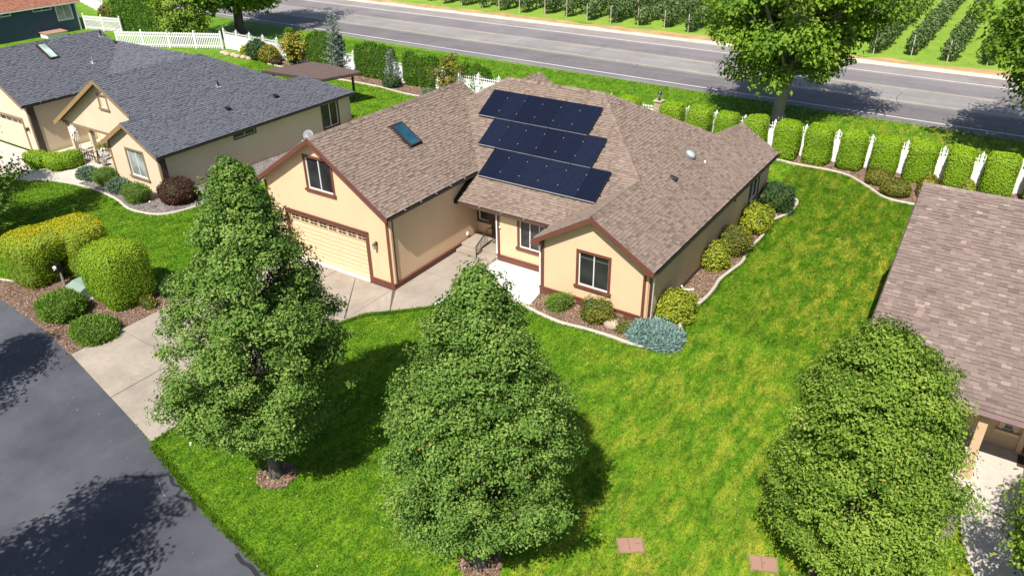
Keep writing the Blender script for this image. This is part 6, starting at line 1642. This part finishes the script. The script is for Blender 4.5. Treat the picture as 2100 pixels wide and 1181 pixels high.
# ================================================================== loose bark, gravel and grass
def chips(name, poly, n, size, mat, label, cat, seed, z=0.028, holes=()):
    rng = np.random.default_rng(seed); A = np.array(poly); lo, hi = A.min(0), A.max(0)
    P = rng.uniform(lo, hi, (n * 3, 2)); P = P[inside(poly, P)]
    P = P[:n]; m = len(P)
    P3_ = np.stack([P[:, 0], P[:, 1], z + rng.uniform(0, 0.025, m)], 1)
    N = np.tile([0, 0, 1.0], (m, 1))
    V, F, T = leaves(P3_, N, size, rng, rng.uniform(0, 1, m), aspect=0.6, spread=0.45, fold=0.12, up=0.3)
    o = link(name, np_mesh(name, V, F, T, mat)); tag(o, label, cat, kind="stuff"); return o
chips("bark_chips", BED_WING, 9000, 0.09, M['chips'], "brown bark chips covering the bed along the wing", "bark", 21)
chips("bark_chips", BED_STREET, 9000, 0.08, M['chips'], "brown bark chips covering the bed by the street", "bark", 22)
chips("bark_chips", BED_REAR, 6000, 0.13, M['chips'], "brown bark chips in the rear bed under the hedges", "bark", 23)
chips("gravel", BED_LEFT, 5000, 0.09, M['pebbles'], "grey gravel in the neighbour's front bed", "gravel", 24)
for k, p in enumerate(TREE_RINGS): chips("bark_chips", p, 500, 0.09, M['chips'], ["bark chips ringing the trunk of the left front tree", "bark chips ringing the trunk of the middle front tree", "bark chips ringing the trunk of the right front tree"][k], "bark", 30 + k)

def litter(name, box, n, seed, label, keep, drop=(), z=0.05, size=0.075):
    rng = np.random.default_rng(seed); P = np.stack([rng.uniform(box[0], box[1], n), rng.uniform(box[2], box[3], n)], 1)
    ok = np.ones(n, bool)
    if keep: ok &= inside(keep, P)
    for d_ in drop: ok &= ~inside(d_, P)
    P = P[ok]; m = len(P)
    V, F, T = leaves(np.stack([P[:, 0], P[:, 1], np.full(m, z)], 1), np.tile([0, 0, 1.0], (m, 1)), size, rng, rng.uniform(0, 1, m), spread=0.35)
    tag(link(name, np_mesh(name, V, F, T, M['litter'])), label, "leaf litter", kind="stuff")

def grass(name, box, n, hgt, wid, seed, label, zones):
    rng = np.random.default_rng(seed)
    P = np.stack([rng.uniform(box[0], box[1], n), rng.uniform(box[2], box[3], n)], 1)
    pr = project(np.concatenate([P, np.zeros((n, 1))], 1))
    ok = (pr[:, 0] > -160) & (pr[:, 0] < 2260) & (pr[:, 1] > -60) & (pr[:, 1] < 1300)
    for z in zones: ok &= ~inside(z, P)
    P = P[ok]; m = len(P)
    a = rng.uniform(0, 6.2832, m); lean_ = rng.normal(0, 0.45, (m, 2)) * hgt; h = hgt * rng.uniform(0.55, 1.3, m); w_ = wid * rng.uniform(0.6, 1.3, m)
    dx, dy = np.cos(a) * w_ / 2, np.sin(a) * w_ / 2
    V = np.zeros((m, 3, 3)); V[:, 0] = np.stack([P[:, 0] - dx, P[:, 1] - dy, np.zeros(m)], 1); V[:, 1] = np.stack([P[:, 0] + dx, P[:, 1] + dy, np.zeros(m)], 1)
    V[:, 2] = np.stack([P[:, 0] + lean_[:, 0], P[:, 1] + lean_[:, 1], h], 1)
    o = link(name, np_mesh(name, V.reshape(-1, 3), np.arange(m * 3).reshape(-1, 3), np.clip(rng.normal(0.5, 0.25, m), 0, 1), M['blades']))
    tag(o, label, "grass", kind="stuff"); return o
H_MAIN = [(-7.6, 0), (0, 0), (0, 4.3), (10.6, 3.2), (10.6, 18.3), (-7.6, 18.5)]
ZONES = [STREET, DRIVE_ALL, BED_WING, BED_REAR, BED_LEFT, PATH_LEFT, DRIVE_LEFT, BED_STREET, BED_RIGHT, PATIO, PATH_RIGHT, BED_RIGHT2, H_MAIN,
         [(-40.2, 1), (-18, 1), (-18, 16), (-40.2, 16)], [(19, 2.7), (38, 2.7), (38, 15.3), (19, 15.3)]] + TREE_RINGS
grass("grass", (-9, 26, -15.5, 4.5), 520000, 0.060, 0.030, 51, "short mown grass of the front lawn", ZONES)
grass("grass", (10.5, 20, 4.5, 25.5), 170000, 0.065, 0.036, 52, "short mown grass of the right side lawn", ZONES)
grass("grass", (-32, -7, -10.5, 3), 130000, 0.065, 0.04, 53, "short mown grass of the neighbour's front lawn", ZONES)
grass("grass", (-40, 26, 15.5, 37), 130000, 0.09, 0.06, 54, "mown grass of the rear yards and road verge", ZONES)

litter("fallen_leaves", (-8, 24, -14.5, 4), 700, 61, "scattered dry leaves on the front lawn", None, ZONES)
litter("fallen_leaves", (-16, 12, -18, -9.8), 130, 62, "few dry leaves on the asphalt street", STREET, (), 0.022, 0.06)
litter("fallen_leaves", (-7.3, 2, -11.5, 4), 60, 63, "few dry leaves on the driveway", DRIVE_ALL, (), 0.042, 0.055)
litter("fallen_leaves", (10.5, 19, 4, 24), 300, 64, "scattered dry leaves on the side lawn", None, ZONES)
# ragged turf edge growing over the asphalt and driveway
def edge_grass(name, line, n, seed, label, w=0.10):
    rng = np.random.default_rng(seed); L = np.array(line); seg = rng.integers(0, len(L) - 1, n); t = rng.random(n)[:, None]
    P = L[seg] * (1 - t) + L[seg + 1] * t + rng.normal(0, w / 2, (n, 2)); P = P[(P[:, 0] > -40) & (P[:, 0] < 26)]; m = len(P)
    a = rng.uniform(0, 6.28, m); h = rng.uniform(0.04, 0.11, m); w_ = rng.uniform(0.02, 0.04, m); ln = rng.normal(0, 0.05, (m, 2))
    V = np.zeros((m, 3, 3)); V[:, 0] = np.stack([P[:, 0] - np.cos(a) * w_, P[:, 1] - np.sin(a) * w_, np.zeros(m)], 1); V[:, 1] = np.stack([P[:, 0] + np.cos(a) * w_, P[:, 1] + np.sin(a) * w_, np.zeros(m)], 1); V[:, 2] = np.stack([P[:, 0] + ln[:, 0], P[:, 1] + ln[:, 1], h], 1)
    tag(link(name, np_mesh(name, V.reshape(-1, 3), np.arange(m * 3).reshape(-1, 3), np.clip(rng.normal(0.5, 0.25, m), 0, 1), M['blades'])), label, "grass", kind="stuff")
edge_grass("grass", [p for p in STREET_EDGE if p[0] > -0.1], 9000, 71, "ragged grass edge along the asphalt street")
edge_grass("grass", [(-0.04, -11.9), (-0.06, -7.5), (-0.10, -3.4), (0.36, -2.25), (1.10, -1.58), (2.25, -0.38), (3.15, 0.62), (4.3, 1.88)], 6000, 72, "ragged grass edge along the driveway")
edge_grass("grass", [(p[0] + 0.1, p[1] - 0.02) for p in WING_KERB], 8000, 73, "ragged grass edge along the wing kerb", 0.06)
